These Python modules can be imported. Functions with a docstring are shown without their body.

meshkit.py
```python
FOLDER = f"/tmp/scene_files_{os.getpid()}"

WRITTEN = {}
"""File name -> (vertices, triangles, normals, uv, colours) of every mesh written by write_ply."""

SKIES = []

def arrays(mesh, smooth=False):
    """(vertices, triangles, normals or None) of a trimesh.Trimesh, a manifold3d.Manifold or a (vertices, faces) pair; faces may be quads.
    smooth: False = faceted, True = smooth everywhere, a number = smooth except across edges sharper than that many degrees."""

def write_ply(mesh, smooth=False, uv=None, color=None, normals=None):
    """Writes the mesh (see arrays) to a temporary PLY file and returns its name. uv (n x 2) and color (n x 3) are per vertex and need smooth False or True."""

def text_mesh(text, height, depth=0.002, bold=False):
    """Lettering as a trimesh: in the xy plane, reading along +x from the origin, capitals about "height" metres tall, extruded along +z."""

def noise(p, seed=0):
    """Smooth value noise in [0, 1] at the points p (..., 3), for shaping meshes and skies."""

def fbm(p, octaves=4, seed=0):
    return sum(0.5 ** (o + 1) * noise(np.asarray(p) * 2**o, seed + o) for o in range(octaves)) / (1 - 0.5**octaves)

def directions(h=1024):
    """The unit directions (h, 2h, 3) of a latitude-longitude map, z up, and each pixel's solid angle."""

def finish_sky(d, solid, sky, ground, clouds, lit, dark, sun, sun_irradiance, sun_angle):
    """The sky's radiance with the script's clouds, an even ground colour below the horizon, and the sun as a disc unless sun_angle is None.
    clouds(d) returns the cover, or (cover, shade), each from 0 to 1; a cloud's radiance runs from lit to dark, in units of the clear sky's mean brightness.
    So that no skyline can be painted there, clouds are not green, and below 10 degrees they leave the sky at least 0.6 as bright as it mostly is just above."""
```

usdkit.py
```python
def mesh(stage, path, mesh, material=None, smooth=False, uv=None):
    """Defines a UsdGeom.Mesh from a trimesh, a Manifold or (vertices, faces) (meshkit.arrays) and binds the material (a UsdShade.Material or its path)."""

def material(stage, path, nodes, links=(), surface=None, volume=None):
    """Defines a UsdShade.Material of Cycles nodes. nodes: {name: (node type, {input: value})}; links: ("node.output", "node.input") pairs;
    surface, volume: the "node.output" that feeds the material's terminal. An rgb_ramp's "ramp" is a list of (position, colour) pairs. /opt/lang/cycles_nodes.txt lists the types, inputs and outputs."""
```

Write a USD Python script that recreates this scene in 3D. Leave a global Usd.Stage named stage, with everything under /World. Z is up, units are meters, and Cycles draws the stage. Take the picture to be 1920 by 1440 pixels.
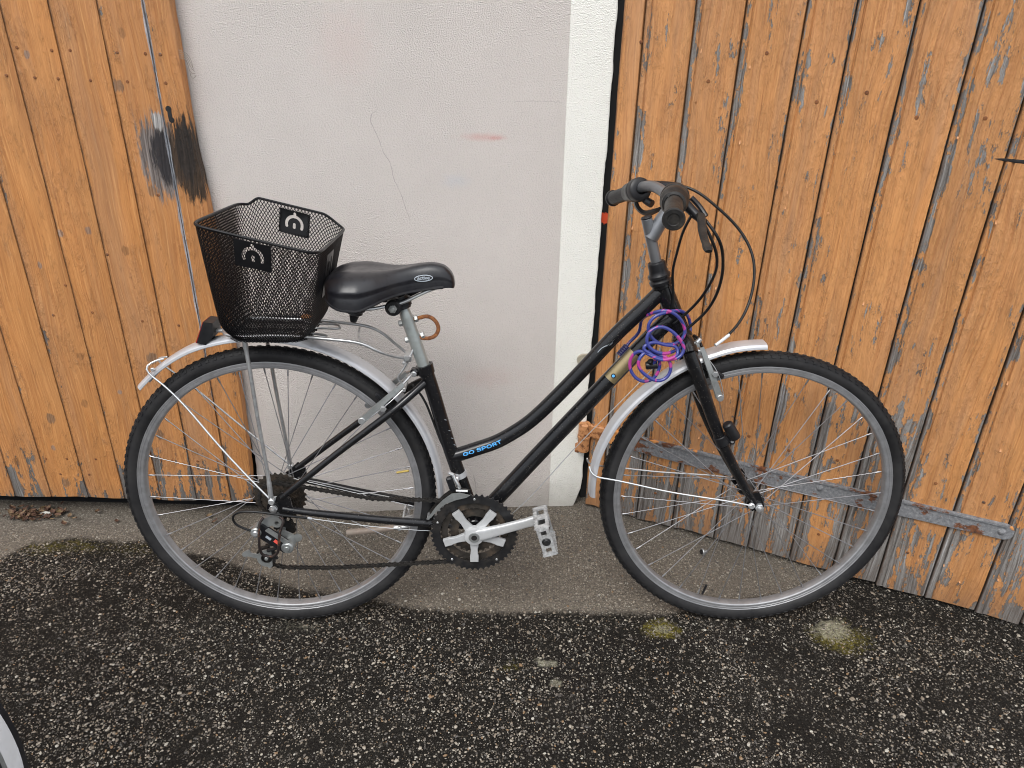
import math
import numpy as np
import trimesh
import meshkit
import usdkit
from pxr import Gf, Sdf, Usd, UsdGeom, UsdLux, UsdShade, Vt
from scipy.interpolate import CubicSpline
from shapely import affinity
from shapely.geometry import LineString, Point, Polygon, box as sbox
from shapely.ops import unary_union

stage = Usd.Stage.CreateInMemory()
UsdGeom.SetStageUpAxis(stage, UsdGeom.Tokens.z)
UsdGeom.SetStageMetersPerUnit(stage, 1.0)
UsdGeom.Xform.Define(stage, "/World")
UsdGeom.Scope.Define(stage, "/World/Looks")
rng = np.random.default_rng(7)

# ------------------------------------------------------------------ camera, sky, sun, exposure
PITCH, ROLL, EYE = 0.462, 0.0236, 1.322
EXPOSURE = 0.95
SUN_EL, SUN_AZ = math.radians(52), math.atan2(-0.35, -1.0)     # overcast noon light from behind the camera
SUN_I, SUN_ANGLE = 0.40, 30.0
SKY_STRENGTH, CLOUD, CLOUD_COL = 0.135, 0.88, (9.0, 9.2, 9.6)

fwd = np.array([0, math.cos(PITCH), -math.sin(PITCH)])
r0 = np.array([1.0, 0, 0]); u0 = np.cross(r0, fwd)
right = math.cos(ROLL) * r0 + math.sin(ROLL) * u0
upv = -math.sin(ROLL) * r0 + math.cos(ROLL) * u0
cam = UsdGeom.Camera.Define(stage, "/World/camera")
cam.AddTransformOp().Set(Gf.Matrix4d(*right, 0, *upv, 0, *(-fwd), 0, 0, 0, EYE, 1))
cam.CreateHorizontalApertureAttr(36.0)
cam.CreateVerticalApertureAttr(27.0)
cam.CreateFocalLengthAttr(1400 / 1920 * 36.0)
cam.CreateClippingRangeAttr(Gf.Vec2f(0.05, 500))
cam.CreateExposureAttr(EXPOSURE)

dome = UsdLux.DomeLight.Define(stage, "/World/sky")
dome.GetPrim().SetCustomDataByKey("kind", "structure")
sun_dir = np.array([math.cos(SUN_EL) * math.sin(SUN_AZ), math.cos(SUN_EL) * math.cos(SUN_AZ), math.sin(SUN_EL)])
sky_m = usdkit.material(stage, "/World/Looks/sky", {
    "sky": ("sky_texture", {"sky_type": "single_scattering", "sun_disc": False, "sun_elevation": SUN_EL, "sun_rotation": SUN_AZ}),
    "tc": ("texture_coordinate", {}),
    "nz": ("noise_texture", {"scale": 2.5, "detail": 5.0, "roughness": 0.55}),
    "rp": ("rgb_ramp", {"ramp": [(0.3, tuple(c * 0.82 for c in CLOUD_COL)), (0.7, tuple(c * 1.12 for c in CLOUD_COL))]}),
    "sx": ("separate_xyz", {}),
    "el": ("map_range", {"from_min": 0.0, "from_max": 1.0, "to_min": 0.36, "to_max": 1.12, "clamp": True}),
    "cl": ("mix_color", {"fac": 1.0, "blend_type": "multiply", "use_clamp": False}),
    "mx": ("mix_color", {"fac": CLOUD, "use_clamp": False}),
    "bg": ("background_shader", {"strength": SKY_STRENGTH})},
    [("tc.generated", "nz.vector"), ("nz.fac", "rp.fac"), ("sky.color", "mx.a"), ("tc.generated", "sx.vector"), ("sx.z", "el.value"), ("rp.color", "cl.a"), ("el.result", "cl.b"), ("cl.result", "mx.b"), ("mx.result", "bg.color")], surface="bg.background")
UsdShade.MaterialBindingAPI.Apply(dome.GetPrim()).Bind(sky_m)
sun = UsdLux.DistantLight.Define(stage, "/World/sun")
sun.CreateIntensityAttr(SUN_I); sun.CreateAngleAttr(SUN_ANGLE); sun.CreateNormalizeAttr(True)
sun.CreateColorAttr(Gf.Vec3f(1.0, 0.975, 0.94))
zz = sun_dir; xx = np.cross([0, 0, 1.0], zz); xx /= np.linalg.norm(xx); yy = np.cross(zz, xx)
sun.AddTransformOp().Set(Gf.Matrix4d(*xx, 0, *yy, 0, *zz, 0, 0, 0, 10, 1))

# ------------------------------------------------------------------ naming and geometry helpers
USED = {}


def child_path(parent, name):
    base = parent + "/" + name
    k = USED.get(base, -1) + 1
    USED[base] = k
    return base if k == 0 else f"{base}_{k:03d}"


def tag(prim, label=None, cat=None, group=None, kind=None):
    for k, v in (("label", label), ("category", cat), ("group", group), ("kind", kind)):
        if v:
            prim.SetCustomDataByKey(k, v)
    return prim


def thing(name, label, cat, loc=(0, 0, 0), rz=0.0, rx=0.0, group=None):
    p = child_path("/World", name)
    x = UsdGeom.Xform.Define(stage, p)
    x.AddTranslateOp().Set(Gf.Vec3d(*map(float, loc)))
    if rz:
        x.AddRotateZOp().Set(math.degrees(rz))
    if rx:
        x.AddRotateXOp().Set(math.degrees(rx))
    tag(x.GetPrim(), label, cat, group)
    return p


def group_part(parent, name, loc=(0, 0, 0), rz=0.0, label=None):
    p = child_path(parent, name)
    x = UsdGeom.Xform.Define(stage, p)
    x.AddTranslateOp().Set(Gf.Vec3d(*map(float, loc)))
    if rz:
        x.AddRotateZOp().Set(math.degrees(rz))
    tag(x.GetPrim(), label)
    return p


class MB:
    """Collects shapes that make one mesh."""

    def __init__(self):
        self.v, self.f, self.n = [], [], 0

    def add(self, m, T=None):
        if isinstance(m, MB):
            v, f = m.arrays()
        elif isinstance(m, trimesh.Trimesh):
            v, f = np.array(m.vertices), np.array(m.faces)
        else:
            v, f = np.asarray(m[0], float), np.asarray(m[1], int)
            if f.shape[1] == 4:
                f = np.vstack([f[:, [0, 1, 2]], f[:, [0, 2, 3]]])
        if T is not None:
            v = v @ T[:3, :3].T + T[:3, 3]
        self.v.append(v); self.f.append(f + self.n); self.n += len(v)
        return self

    def arrays(self):
        return np.vstack(self.v), np.vstack(self.f)

    def build(self, name, mat, parent="/World", smooth=35, label=None, kind=None, shift=None):
        v, f = self.arrays()
        if shift is not None:
            v = v + np.asarray(shift)
        p = child_path(parent, name)
        m = usdkit.mesh(stage, p, (v, f), mat, smooth=smooth)
        tag(m.GetPrim(), label, kind=kind)
        return p


def frames(p):
    t = np.gradient(p, axis=0)
    t /= np.linalg.norm(t, axis=1, keepdims=True) + 1e-12
    a = np.cross(t[0], [0, 0, 1.0] if abs(t[0][2]) < 0.9 else [1.0, 0, 0]); a /= np.linalg.norm(a)
    A = [a]
    for i in range(1, len(p)):
        a = A[-1] - t[i] * (A[-1] @ t[i]); a /= np.linalg.norm(a) + 1e-12
        A.append(a)
    A = np.array(A)
    return t, A, np.cross(t, A)


def tube(pts, r, sides=10, cap=True, section=None, up=None):
    p = np.asarray(pts, float); n = len(p)
    t, A, B = frames(p)
    if up is not None:
        upn = np.asarray(up, float)
        A = np.cross(t, upn); A /= np.linalg.norm(A, axis=1, keepdims=True) + 1e-12; B = np.cross(t, A)
    r = np.broadcast_to(np.asarray(r, float), (n,))
    if section is None:
        ang = np.arange(sides) * 2 * np.pi / sides
        section = np.stack([np.cos(ang), np.sin(ang)], 1)
    section = np.asarray(section, float); sides = len(section)
    v = p[:, None] + r[:, None, None] * (section[None, :, :1] * A[:, None] + section[None, :, 1:] * B[:, None])
    i, j = np.meshgrid(np.arange(n - 1), np.arange(sides), indexing="ij")
    q = np.stack([i * sides + j, i * sides + (j + 1) % sides, (i + 1) * sides + (j + 1) % sides, (i + 1) * sides + j], -1).reshape(-1, 4)
    f = np.vstack([q[:, [0, 1, 2]], q[:, [0, 2, 3]]])
    v = v.reshape(-1, 3)
    if cap:
        c0, c1 = len(v), len(v) + 1
        v = np.vstack([v, p[:1], p[-1:]])
        k = np.arange(sides)
        f = np.vstack([f, np.stack([np.full(sides, c0), (k + 1) % sides, k], 1),
                       np.stack([np.full(sides, c1), (n - 1) * sides + k, (n - 1) * sides + (k + 1) % sides], 1)])
    return v, f


def spline(pts, n=40):
    p = np.asarray(pts, float)
    s = np.r_[0, np.cumsum(np.linalg.norm(np.diff(p, axis=0), axis=1))]
    return CubicSpline(s, p, bc_type="natural")(np.linspace(0, s[-1], n))


def lathe(prof, c=(0, 0, 0), axis=(0, 0, 1), n=32, closed=False):
    """prof: (radius, height along the axis)."""
    ax = np.asarray(axis, float); ax /= np.linalg.norm(ax)
    a = np.cross(ax, [0, 0, 1.0] if abs(ax[2]) < 0.9 else [1.0, 0, 0]); a /= np.linalg.norm(a)
    b = np.cross(ax, a)
    prof = np.asarray(prof, float); m = len(prof)
    th = np.arange(n) * 2 * np.pi / n
    d = np.cos(th)[:, None] * a + np.sin(th)[:, None] * b
    v = np.asarray(c, float) + prof[None, :, 0, None] * d[:, None] + prof[None, :, 1, None] * ax
    mm = m if closed else m - 1
    i, j = np.meshgrid(np.arange(n), np.arange(mm), indexing="ij")
    q = np.stack([i * m + j, ((i + 1) % n) * m + j, ((i + 1) % n) * m + (j + 1) % m, i * m + (j + 1) % m], -1).reshape(-1, 4)
    return v.reshape(-1, 3), np.vstack([q[:, [0, 1, 2]], q[:, [0, 2, 3]]])


def cyl(a, b, r, n=20, ch=0.0008):
    a, b = np.asarray(a, float), np.asarray(b, float); h = np.linalg.norm(b - a); ch = min(ch, r * .4, h * .4)
    return lathe([(1e-5, 0), (r - ch, 0), (r, ch), (r, h - ch), (r - ch, h), (1e-5, h)], a, b - a, n)


def cbox(size, c=(0, 0, 0), ch=0.002, R=None):
    """A box with chamfered edges."""
    s = np.asarray(size, float) / 2; ch = min(ch, *(s * .8))
    pts = []
    for sx in (-1, 1):
        for sy in (-1, 1):
            for sz in (-1, 1):
                k = np.array([sx, sy, sz])
                for d in range(3):
                    q = s - ch; q[d] = s[d]; pts.append(k * q)
    m = trimesh.convex.convex_hull(np.array(pts))
    v = np.array(m.vertices)
    if R is not None:
        v = v @ np.asarray(R).T
    return v + np.asarray(c, float), np.array(m.faces)


def extrude(poly, d):
    """Polygon in xy, from z=0 to z=d."""
    mb = MB()
    for g in getattr(poly, "geoms", [poly]):
        if g.area > 1e-10:
            mb.add(trimesh.creation.extrude_polygon(g, d, engine="earcut"))
    return mb.arrays()


def frameT(o, x, y, z):
    T = np.eye(4); T[:3, 0], T[:3, 1], T[:3, 2], T[:3, 3] = x, y, z, o
    return T


def unit(v):
    v = np.asarray(v, float); return v / np.linalg.norm(v)


# ------------------------------------------------------------------ material helpers
class S(str):
    pass


class G:
    def __init__(self):
        self.n, self.l = {}, []

    def node(self, kind, out, **inp):
        name = f"n{len(self.n)}"; vals = {}
        for k, v in inp.items():
            if isinstance(v, S):
                self.l.append((str(v), f"{name}.{k}"))
            else:
                vals[k] = v
        self.n[name] = (kind, vals)
        return S(f"{name}.{out}")

    def obj(self): return self.node("texture_coordinate", "object")
    def pos(self): return self.node("geometry", "position")
    def attr(self, a, out="fac"): return self.node("attribute", out, attribute=a)
    def rnd(self): return self.node("object_info", "random")

    def map(self, v, scale=(1, 1, 1), loc=(0, 0, 0), rot=(0, 0, 0)):
        return self.node("mapping", "vector", vector=v, scale=scale, location=loc, rotation=rot)

    def noise(self, v, scale, detail=3.0, rough=0.5, out="fac", dist=0.0):
        return self.node("noise_texture", out, vector=v, scale=scale, detail=detail, roughness=rough, distortion=dist)

    def voro(self, v, scale, out="distance", feature="f1", rand=1.0):
        return self.node("voronoi_texture", out, vector=v, scale=scale, feature=feature, randomness=rand)

    def math(self, op, a, b=0.0, c=0.0, clamp=False):
        return self.node("math", "value", math_type=op, value1=a, value2=b, value3=c, use_clamp=clamp)

    def add(self, *a):
        r = a[0]
        for x in a[1:]:
            r = self.math("add", r, x)
        return r

    def mul(self, *a):
        r = a[0]
        for x in a[1:]:
            r = self.math("multiply", r, x)
        return r

    def rng(self, v, a, b, c=0.0, d=1.0, smooth=False):
        return self.node("map_range", "result", value=v, from_min=a, from_max=b, to_min=c, to_max=d, clamp=True, range_type="smoothstep" if smooth else "linear")

    def mix(self, fac, a, b, op="mix"):
        return self.node("mix_color", "result", fac=fac, a=a, b=b, blend_type=op, use_clamp=True)

    def ramp(self, fac, stops): return self.node("rgb_ramp", "color", fac=fac, ramp=stops)

    def xyz(self, v):
        s = self.node("separate_xyz", "x", vector=v); n = s.split(".")[0]
        return S(n + ".x"), S(n + ".y"), S(n + ".z")

    def spot(self, v, c, r, warp=None):
        """1 at c falling to 0 at the ellipsoid of radii r."""
        m = self.map(v, tuple(1 / k for k in r), tuple(-a / k for a, k in zip(c, r)))
        d = self.node("vector_math", "value", math_type="length", vector1=m)
        if warp is not None:
            d = self.add(d, warp)
        return self.rng(d, 1.0, 0.0, 0.0, 1.0, True)

    def bump(self, h, dist=0.001, strength=1.0, normal=None):
        k = dict(height=h, distance=dist, strength=strength)
        if normal is not None:
            k["normal"] = normal
        return self.node("bump", "normal", **k)

    def done(self, name, **p):
        b = self.node("principled_bsdf", "BSDF", **p)
        return usdkit.material(stage, "/World/Looks/" + name, self.n, self.l, surface=str(b))


def simple(name, col, rough=0.5, metal=0.0, var=0.25, scale=60, dirt=None, dirt_amt=0.3, bump=0.0, **kw):
    """A plain coat with mottling, dust and fine relief."""
    g = G(); o = g.obj()
    n = g.noise(o, scale, 5, 0.6)
    c = g.mix(g.rng(n, 0.3, 0.7), tuple(x * (1 - var) for x in col), tuple(min(1, x * (1 + var)) for x in col))
    if dirt:
        d = g.rng(g.noise(o, scale * .35, 6, 0.65), 0.48, 0.75, 0, dirt_amt)
        c = g.mix(d, c, dirt)
    rr = g.rng(g.noise(o, scale * .7, 4, 0.6), 0.3, 0.7, rough * .8, min(1, rough * 1.25))
    p = dict(base_color=c, roughness=rr, metallic=metal, **kw)
    if bump:
        p["normal"] = g.bump(g.noise(o, scale * 3, 4, 0.6), bump)
    return g.done(name, **p)


def frame_paint():
    g = G(); o = g.obj()
    fine = g.voro(o, 420, "distance")
    cell = g.voro(o, 420, "color")
    pick = g.rng(g.node("separate_color", "r", color=cell), 0.90, 0.92)
    speck = g.mul(g.rng(fine, 0.32, 0.22), pick)
    dust = g.rng(g.noise(o, 30, 6, 0.7), 0.45, 0.8, 0, 0.25)
    c = g.mix(dust, (0.0035, 0.0035, 0.004), (0.020, 0.018, 0.016))
    c = g.mix(g.mul(speck, 0.5), c, (0.16, 0.14, 0.12))
    return g.done("black_frame_paint", base_color=c, roughness=g.rng(g.noise(o, 55, 4), 0.3, 0.7, 0.11, 0.24), specular_ior_level=0.38)


def tyre_rubber():
    g = G(); o = g.obj(); x, y, z = g.xyz(o)
    n = g.noise(o, 45, 6, 0.7)
    c = g.mix(g.rng(n, 0.35, 0.75), (0.005, 0.005, 0.006), (0.016, 0.0155, 0.015))
    # road dust sits on the side walls, not in the tread
    rad = g.math("sqrt", g.add(g.mul(x, x), g.mul(z, z)))
    wall = g.rng(rad, 0.3345, 0.330, 0, 0.32)
    c = g.mix(g.mul(wall, g.rng(g.noise(o, 9, 4), 0.3, 0.75)), c, (0.062, 0.060, 0.060))
    return g.done("tyre_rubber", base_color=c, roughness=0.55, specular_ior_level=0.15, normal=g.bump(g.noise(o, 300, 3), 0.0004))


def lock_sleeve():
    g = G(); o = g.obj()
    n = g.noise(g.map(o, (1, 1, 1)), 38, 1, 0.4, dist=1.2)
    c = g.mix(g.rng(n, 0.57, 0.61), (0.026, 0.034, 0.17), (0.30, 0.032, 0.18))
    return g.done("lock_sleeve", base_color=c, roughness=0.34, coat_weight=0.25)


def rusty(name, base=(0.14, 0.13, 0.125), amt=0.5, metal=0.55):
    g = G(); o = g.obj()
    n = g.noise(o, 70, 8, 0.7)
    r = g.ramp(g.noise(o, 160, 5, 0.6), [(0.3, (0.07, 0.022, 0.008)), (0.6, (0.19, 0.07, 0.02)), (0.8, (0.33, 0.14, 0.04))])
    m = g.rng(n, 0.62 - amt * .35, 0.70 - amt * .35)
    return g.done(name, base_color=g.mix(m, base, r), metallic=g.rng(m, 0, 1, metal, 0.0), roughness=g.rng(m, 0, 1, 0.5, 0.9), normal=g.bump(n, 0.0006 if metal else 0.003))


M_frame = frame_paint()
M_tyre = tyre_rubber()
M_rim = simple("rim_alloy", (0.27, 0.27, 0.275), 0.42, 0.75, 0.15, 50, (0.16, 0.15, 0.14), 0.5)
M_spoke = simple("spoke_steel", (0.30, 0.30, 0.31), 0.35, 0.9, 0.2, 40, (0.12, 0.10, 0.085), 0.5)
M_mud = simple("mudguard_silver", (0.42, 0.425, 0.44), 0.33, 0.45, 0.06, 14, (0.22, 0.205, 0.19), 0.55)
M_steel = simple("galvanised_steel", (0.40, 0.405, 0.405), 0.34, 0.85, 0.15, 60, (0.22, 0.20, 0.17), 0.4)
M_chrome = simple("chromed_mudguard", (0.66, 0.67, 0.68), 0.25, 0.35, 0.05, 20, (0.25, 0.24, 0.22), 0.35)
M_bright = simple("bright_wire", (0.60, 0.61, 0.61), 0.25, 0.85, 0.06, 60)
M_alloy = simple("crank_alloy", (0.45, 0.455, 0.455), 0.42, 0.4, 0.08, 30, (0.20, 0.185, 0.165), 0.45)
M_pedal = simple("scuffed_pedal_alloy", (0.36, 0.36, 0.355), 0.5, 0.4, 0.35, 160, (0.12, 0.11, 0.10), 0.75, 0.0012)
M_grey = simple("grey_alloy", (0.25, 0.26, 0.255), 0.38, 0.7, 0.15, 60, (0.16, 0.15, 0.13), 0.5)
M_post = simple("seatpost_alloy", (0.31, 0.335, 0.325), 0.42, 0.7, 0.12, 50, (0.24, 0.24, 0.22), 0.5)
M_stem = simple("stem_alloy", (0.15, 0.155, 0.163), 0.38, 0.75, 0.10, 40, (0.20, 0.19, 0.18), 0.4)
M_black = simple("black_plastic", (0.005, 0.005, 0.006), 0.38, 0, 0.3, 80, (0.025, 0.023, 0.021), 0.3, specular_ior_level=0.32)
M_cable = simple("cable_housing", (0.005, 0.005, 0.005), 0.36, 0, 0.2, 60, specular_ior_level=0.3)
M_grip = simple("worn_grip", (0.007, 0.0065, 0.006), 0.5, 0, 0.4, 130, (0.05, 0.043, 0.034), 0.55, 0.0006, specular_ior_level=0.3)
M_saddle = simple("saddle_vinyl", (0.004, 0.004, 0.0055), 0.36, 0, 0.25, 70, (0.02, 0.018, 0.018), 0.25, 0.0001, specular_ior_level=0.45)
M_chain = simple("oily_chain", (0.030, 0.028, 0.026), 0.38, 0.6, 0.5, 120, (0.06, 0.042, 0.03), 0.5)
M_ring = simple("black_chainring", (0.006, 0.006, 0.0065), 0.38, 0.0, 0.3, 60, (0.09, 0.075, 0.06), 0.3)
M_worn = simple("worn_chainring", (0.04, 0.035, 0.03), 0.45, 0.6, 0.4, 80, (0.18, 0.13, 0.09), 0.6)
M_cass = simple("rusty_cassette", (0.032, 0.027, 0.022), 0.45, 0.5, 0.5, 120, (0.085, 0.052, 0.03), 0.6)
M_wire = simple("basket_wire", (0.003, 0.003, 0.0035), 0.40, 0, 0.2, 60, specular_ior_level=0.2)
M_gold = simple("gold_badge", (0.25, 0.195, 0.105), 0.35, 0.7, 0.08, 30)
M_blue = simple("blue_print", (0.06, 0.30, 0.62), 0.45, 0, 0.1, 200)
M_pale = simple("pale_print", (0.26, 0.29, 0.32), 0.5, 0, 0.3, 300)
M_red = simple("red_print", (0.55, 0.07, 0.05), 0.5, 0, 0.1, 200)
M_reflector = simple("red_reflector", (0.22, 0.012, 0.012), 0.2, 0, 0.1, 90)
M_lock = lock_sleeve()
M_navy = simple("navy_plastic", (0.028, 0.026, 0.09), 0.4, 0, 0.2, 80)
M_rust = rusty("rusted_shackle", (0.16, 0.08, 0.035), 0.9)
M_rustwire = rusty("rusted_guard_wire", (0.022, 0.016, 0.015), 0.15)
M_kick = simple("dull_kickstand", (0.22, 0.175, 0.14), 0.6, 0.1, 0.2, 50, (0.35, 0.33, 0.3), 0.4)
M_brass = simple("brass_valve", (0.45, 0.33, 0.10), 0.35, 0.9, 0.1, 50)
M_dark = simple("unlit_room", (0.012, 0.012, 0.012), 0.9, 0, 0.3, 6)


def plaster(name, col, grain, depth, marks=True):
    g = G(); o = g.obj(); x, y, z = g.xyz(o)
    big = g.noise(o, 1.6, 5, 0.6)
    mid = g.noise(o, 11, 5, 0.65)
    c = g.mix(g.rng(big, 0.3, 0.7), tuple(k * .95 for k in col), tuple(k * 1.04 for k in col))
    c = g.mix(g.rng(mid, 0.45, 0.8, 0, 0.25), c, tuple(k * .86 for k in col))
    vein = g.noise(g.map(o, (1, 1, 1.6)), grain, 4, 0.62, dist=0.6)
    pits = g.voro(o, grain * 1.3)
    # grime lodged in the pits of the render
    c = g.mix(g.rng(vein, 0.42, 0.26, 0, 0.60), c, tuple(k * .50 for k in col))
    base = g.rng(g.add(z, g.mul(g.noise(o, 9, 5, .7), 0.16)), 0.20, 0.055, 0, 0.66)
    c = g.mix(base, c, (0.26, 0.235, 0.20))
    if marks:
        w = g.mul(g.math("subtract", g.noise(o, 45, 5, .7), 0.5), 1.3)
        c = g.mix(g.mul(g.spot(o, (0.325, 0, 1.058), (0.075, 1, 0.014), w), 0.30), c, (0.62, 0.17, 0.13))
        c = g.mix(g.mul(g.spot(o, (0.36, 0, 1.056), (0.035, 1, 0.006), w), 0.28), c, (0.55, 0.10, 0.08))
        c = g.mix(g.mul(g.spot(o, (0.262, 0, 0.958), (0.05, 1, 0.025), w), 0.22), c, (0.42, 0.50, 0.60))
        c = g.mix(g.mul(g.spot(o, (0.340, 0, 0.43), (0.12, 1, 0.05), w), 0.30), c, (0.58, 0.42, 0.38))
        c = g.mix(g.mul(g.spot(o, (0.02, 0, 1.25), (0.10, 1, 0.12), w), 0.20), c, (0.70, 0.50, 0.45))
    h = g.add(g.mul(vein, 0.8), g.mul(pits, 0.45))
    return g.done(name, base_color=c, roughness=0.88, specular_ior_level=0.3, normal=g.bump(h, depth))


M_pink = plaster("pinkish_render", (0.635, 0.584, 0.545), 300, 0.0062)
M_white = plaster("white_render", (0.72, 0.71, 0.655), 260, 0.0034, False)
M_crack = simple("crack_shadow", (0.30, 0.272, 0.25), 0.95, 0, 0.3, 80)


def orange_wood(name, x0, x1, seed, peel, flaky=1.0, burn=(), tint=1.0, orange=(0.47, 0.212, 0.072), bead=True, LOWZ=(0.60, 0.08), LOWA=0.135, BARE=1.0):
    """Weathered orange paint over grey boards; grain runs up the board (object z)."""
    g = G(); o = g.obj(); x, y, z = g.xyz(o)
    sh = (seed * 3.17, seed * 1.3, seed * 7.71)
    warp = g.mul(g.math("subtract", g.noise(g.map(o, (1, 1, .35), sh), 7, 3), 0.5), 0.05)
    wx = g.add(x, warp)
    W = g.node("combine_xyz", "vector", x=wx, y=y, z=z)
    grain = g.noise(g.map(W, (1, 1, 0.022), sh), 270, 6, 0.68)
    streak = g.noise(g.map(W, (1, 1, 0.05), sh), 46, 4, 0.55)
    patch = g.noise(g.map(W, (1, 1, 0.27), sh), 30, 9, 0.70)
    flecks = g.noise(g.map(W, (1, 1, 0.40), sh), 110, 6, 0.72)
    big = g.noise(g.map(o, (1, 1, .6), sh), 5, 3)
    low = g.rng(z, *(LOWZ), 0, LOWA * flaky)
    edge = g.math("maximum", g.rng(g.math("subtract", x, x0), 0.026, 0.004, 0, 0.15 * flaky), g.rng(g.math("subtract", x1, x), 0.012, 0.0, 0, 0.08 * flaky))
    seg = g.noise(g.map(o, (1.5, 1, 1), sh), 17, 4, 0.6)
    edge = g.mul(edge, g.rng(seg, 0.40, 0.60, 0.25, 1.15))
    s = g.add(g.mul(patch, 0.72), g.mul(flecks, 0.34), g.mul(grain, 0.16), g.mul(big, 0.20), g.mul(streak, 0.45), low, edge)
    T = 1.078 - peel
    bare = g.rng(s, T, T + 0.018, 0, 1, True)
    half = g.rng(s, T - 0.035, T, 0, 1, True)
    oc = tuple(k * tint for k in orange)
    paint = g.mix(g.rng(streak, 0.3, 0.7), tuple(k * .78 for k in oc), tuple(min(1, k * 1.18) for k in oc))
    paint = g.mix(g.rng(big, 0.35, 0.7, 0, 0.45), paint, (oc[0] * .83, oc[1] * .92, oc[2] * 1.25))
    paint = g.mix(g.rng(grain, 0.50, 0.36, 0, 0.50), paint, (0.22, 0.070, 0.018))
    paint = g.mix(g.rng(grain, 0.54, 0.66, 0, 0.45), paint, (0.66, 0.34, 0.13))
    paint = g.mix(g.rng(flecks, 0.58, 0.70, 0, 0.35), paint, (0.62, 0.30, 0.105))
    paint = g.mix(g.mul(g.rng(patch, 0.55, 0.68), g.rng(grain, 0.5, 0.6), 0.35), paint, (0.20, 0.15, 0.12))
    fade = g.noise(g.map(W, (1, 1, 0.045), sh), 13, 5, 0.6)
    paint = g.mix(g.rng(fade, 0.50, 0.68, 0, 0.50 * flaky), paint, (0.30, 0.185, 0.115))
    paint = g.mix(g.rng(fade, 0.48, 0.32, 0, 0.35), paint, (oc[0] * 1.15, oc[1] * 1.25, oc[2] * 1.35))
    paint = g.mix(g.mul(half, 0.35), paint, (0.62, 0.30, 0.11))
    wood = g.ramp(g.add(g.mul(grain, 0.75), g.mul(streak, 0.25)), [(0.36, tuple(BARE * k for k in (0.032, 0.026, 0.021))), (0.47, tuple(BARE * k for k in (0.128, 0.114, 0.102))), (0.57, tuple(BARE * k for k in (0.215, 0.203, 0.190))), (0.68, tuple(BARE * k for k in (0.40, 0.395, 0.385)))])
    c = g.mix(bare, paint, wood)
    crackm = g.mul(g.rng(grain, 0.36, 0.30), g.rng(low, 0.0, 0.2, 0.2, 1))
    c = g.mix(g.mul(crackm, 0.75), c, (0.035, 0.025, 0.018))
    c = g.mix(g.mul(g.rng(g.math("subtract", x, x0), 0.0055, 0.0015), g.rng(seg, 0.3, 0.6, 0.4, 0.9)), c, (0.055, 0.028, 0.015))
    grime = g.rng(g.add(z, g.mul(patch, 0.10)), 0.16, 0.03, 0, 0.5)
    c = g.mix(grime, c, (0.075, 0.06, 0.05))
    for (bc, br, col, amt) in burn:
        m = g.spot(o, bc, br, g.mul(g.math("subtract", g.noise(g.map(o, (1, 1, .13), sh), 90, 8, .75), 0.5), 1.7 if br[0] > .02 else 2.2))
        m = g.rng(m, 0.06, 0.34, 0, 1, True)
        c = g.mix(g.mul(m, amt), c, g.mix(g.rng(grain, .4, .65), tuple(k * .5 for k in col), tuple(k * 2.0 for k in col)))
    curl = g.mul(g.rng(g.math("absolute", g.math("subtract", flecks, 0.545)), 0.022, 0.004), g.mul(g.rng(s, T - .20, T - .05, 0.0, 1.0), g.rng(patch, 0.46, 0.60, 0.1, 1.0)))
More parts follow.
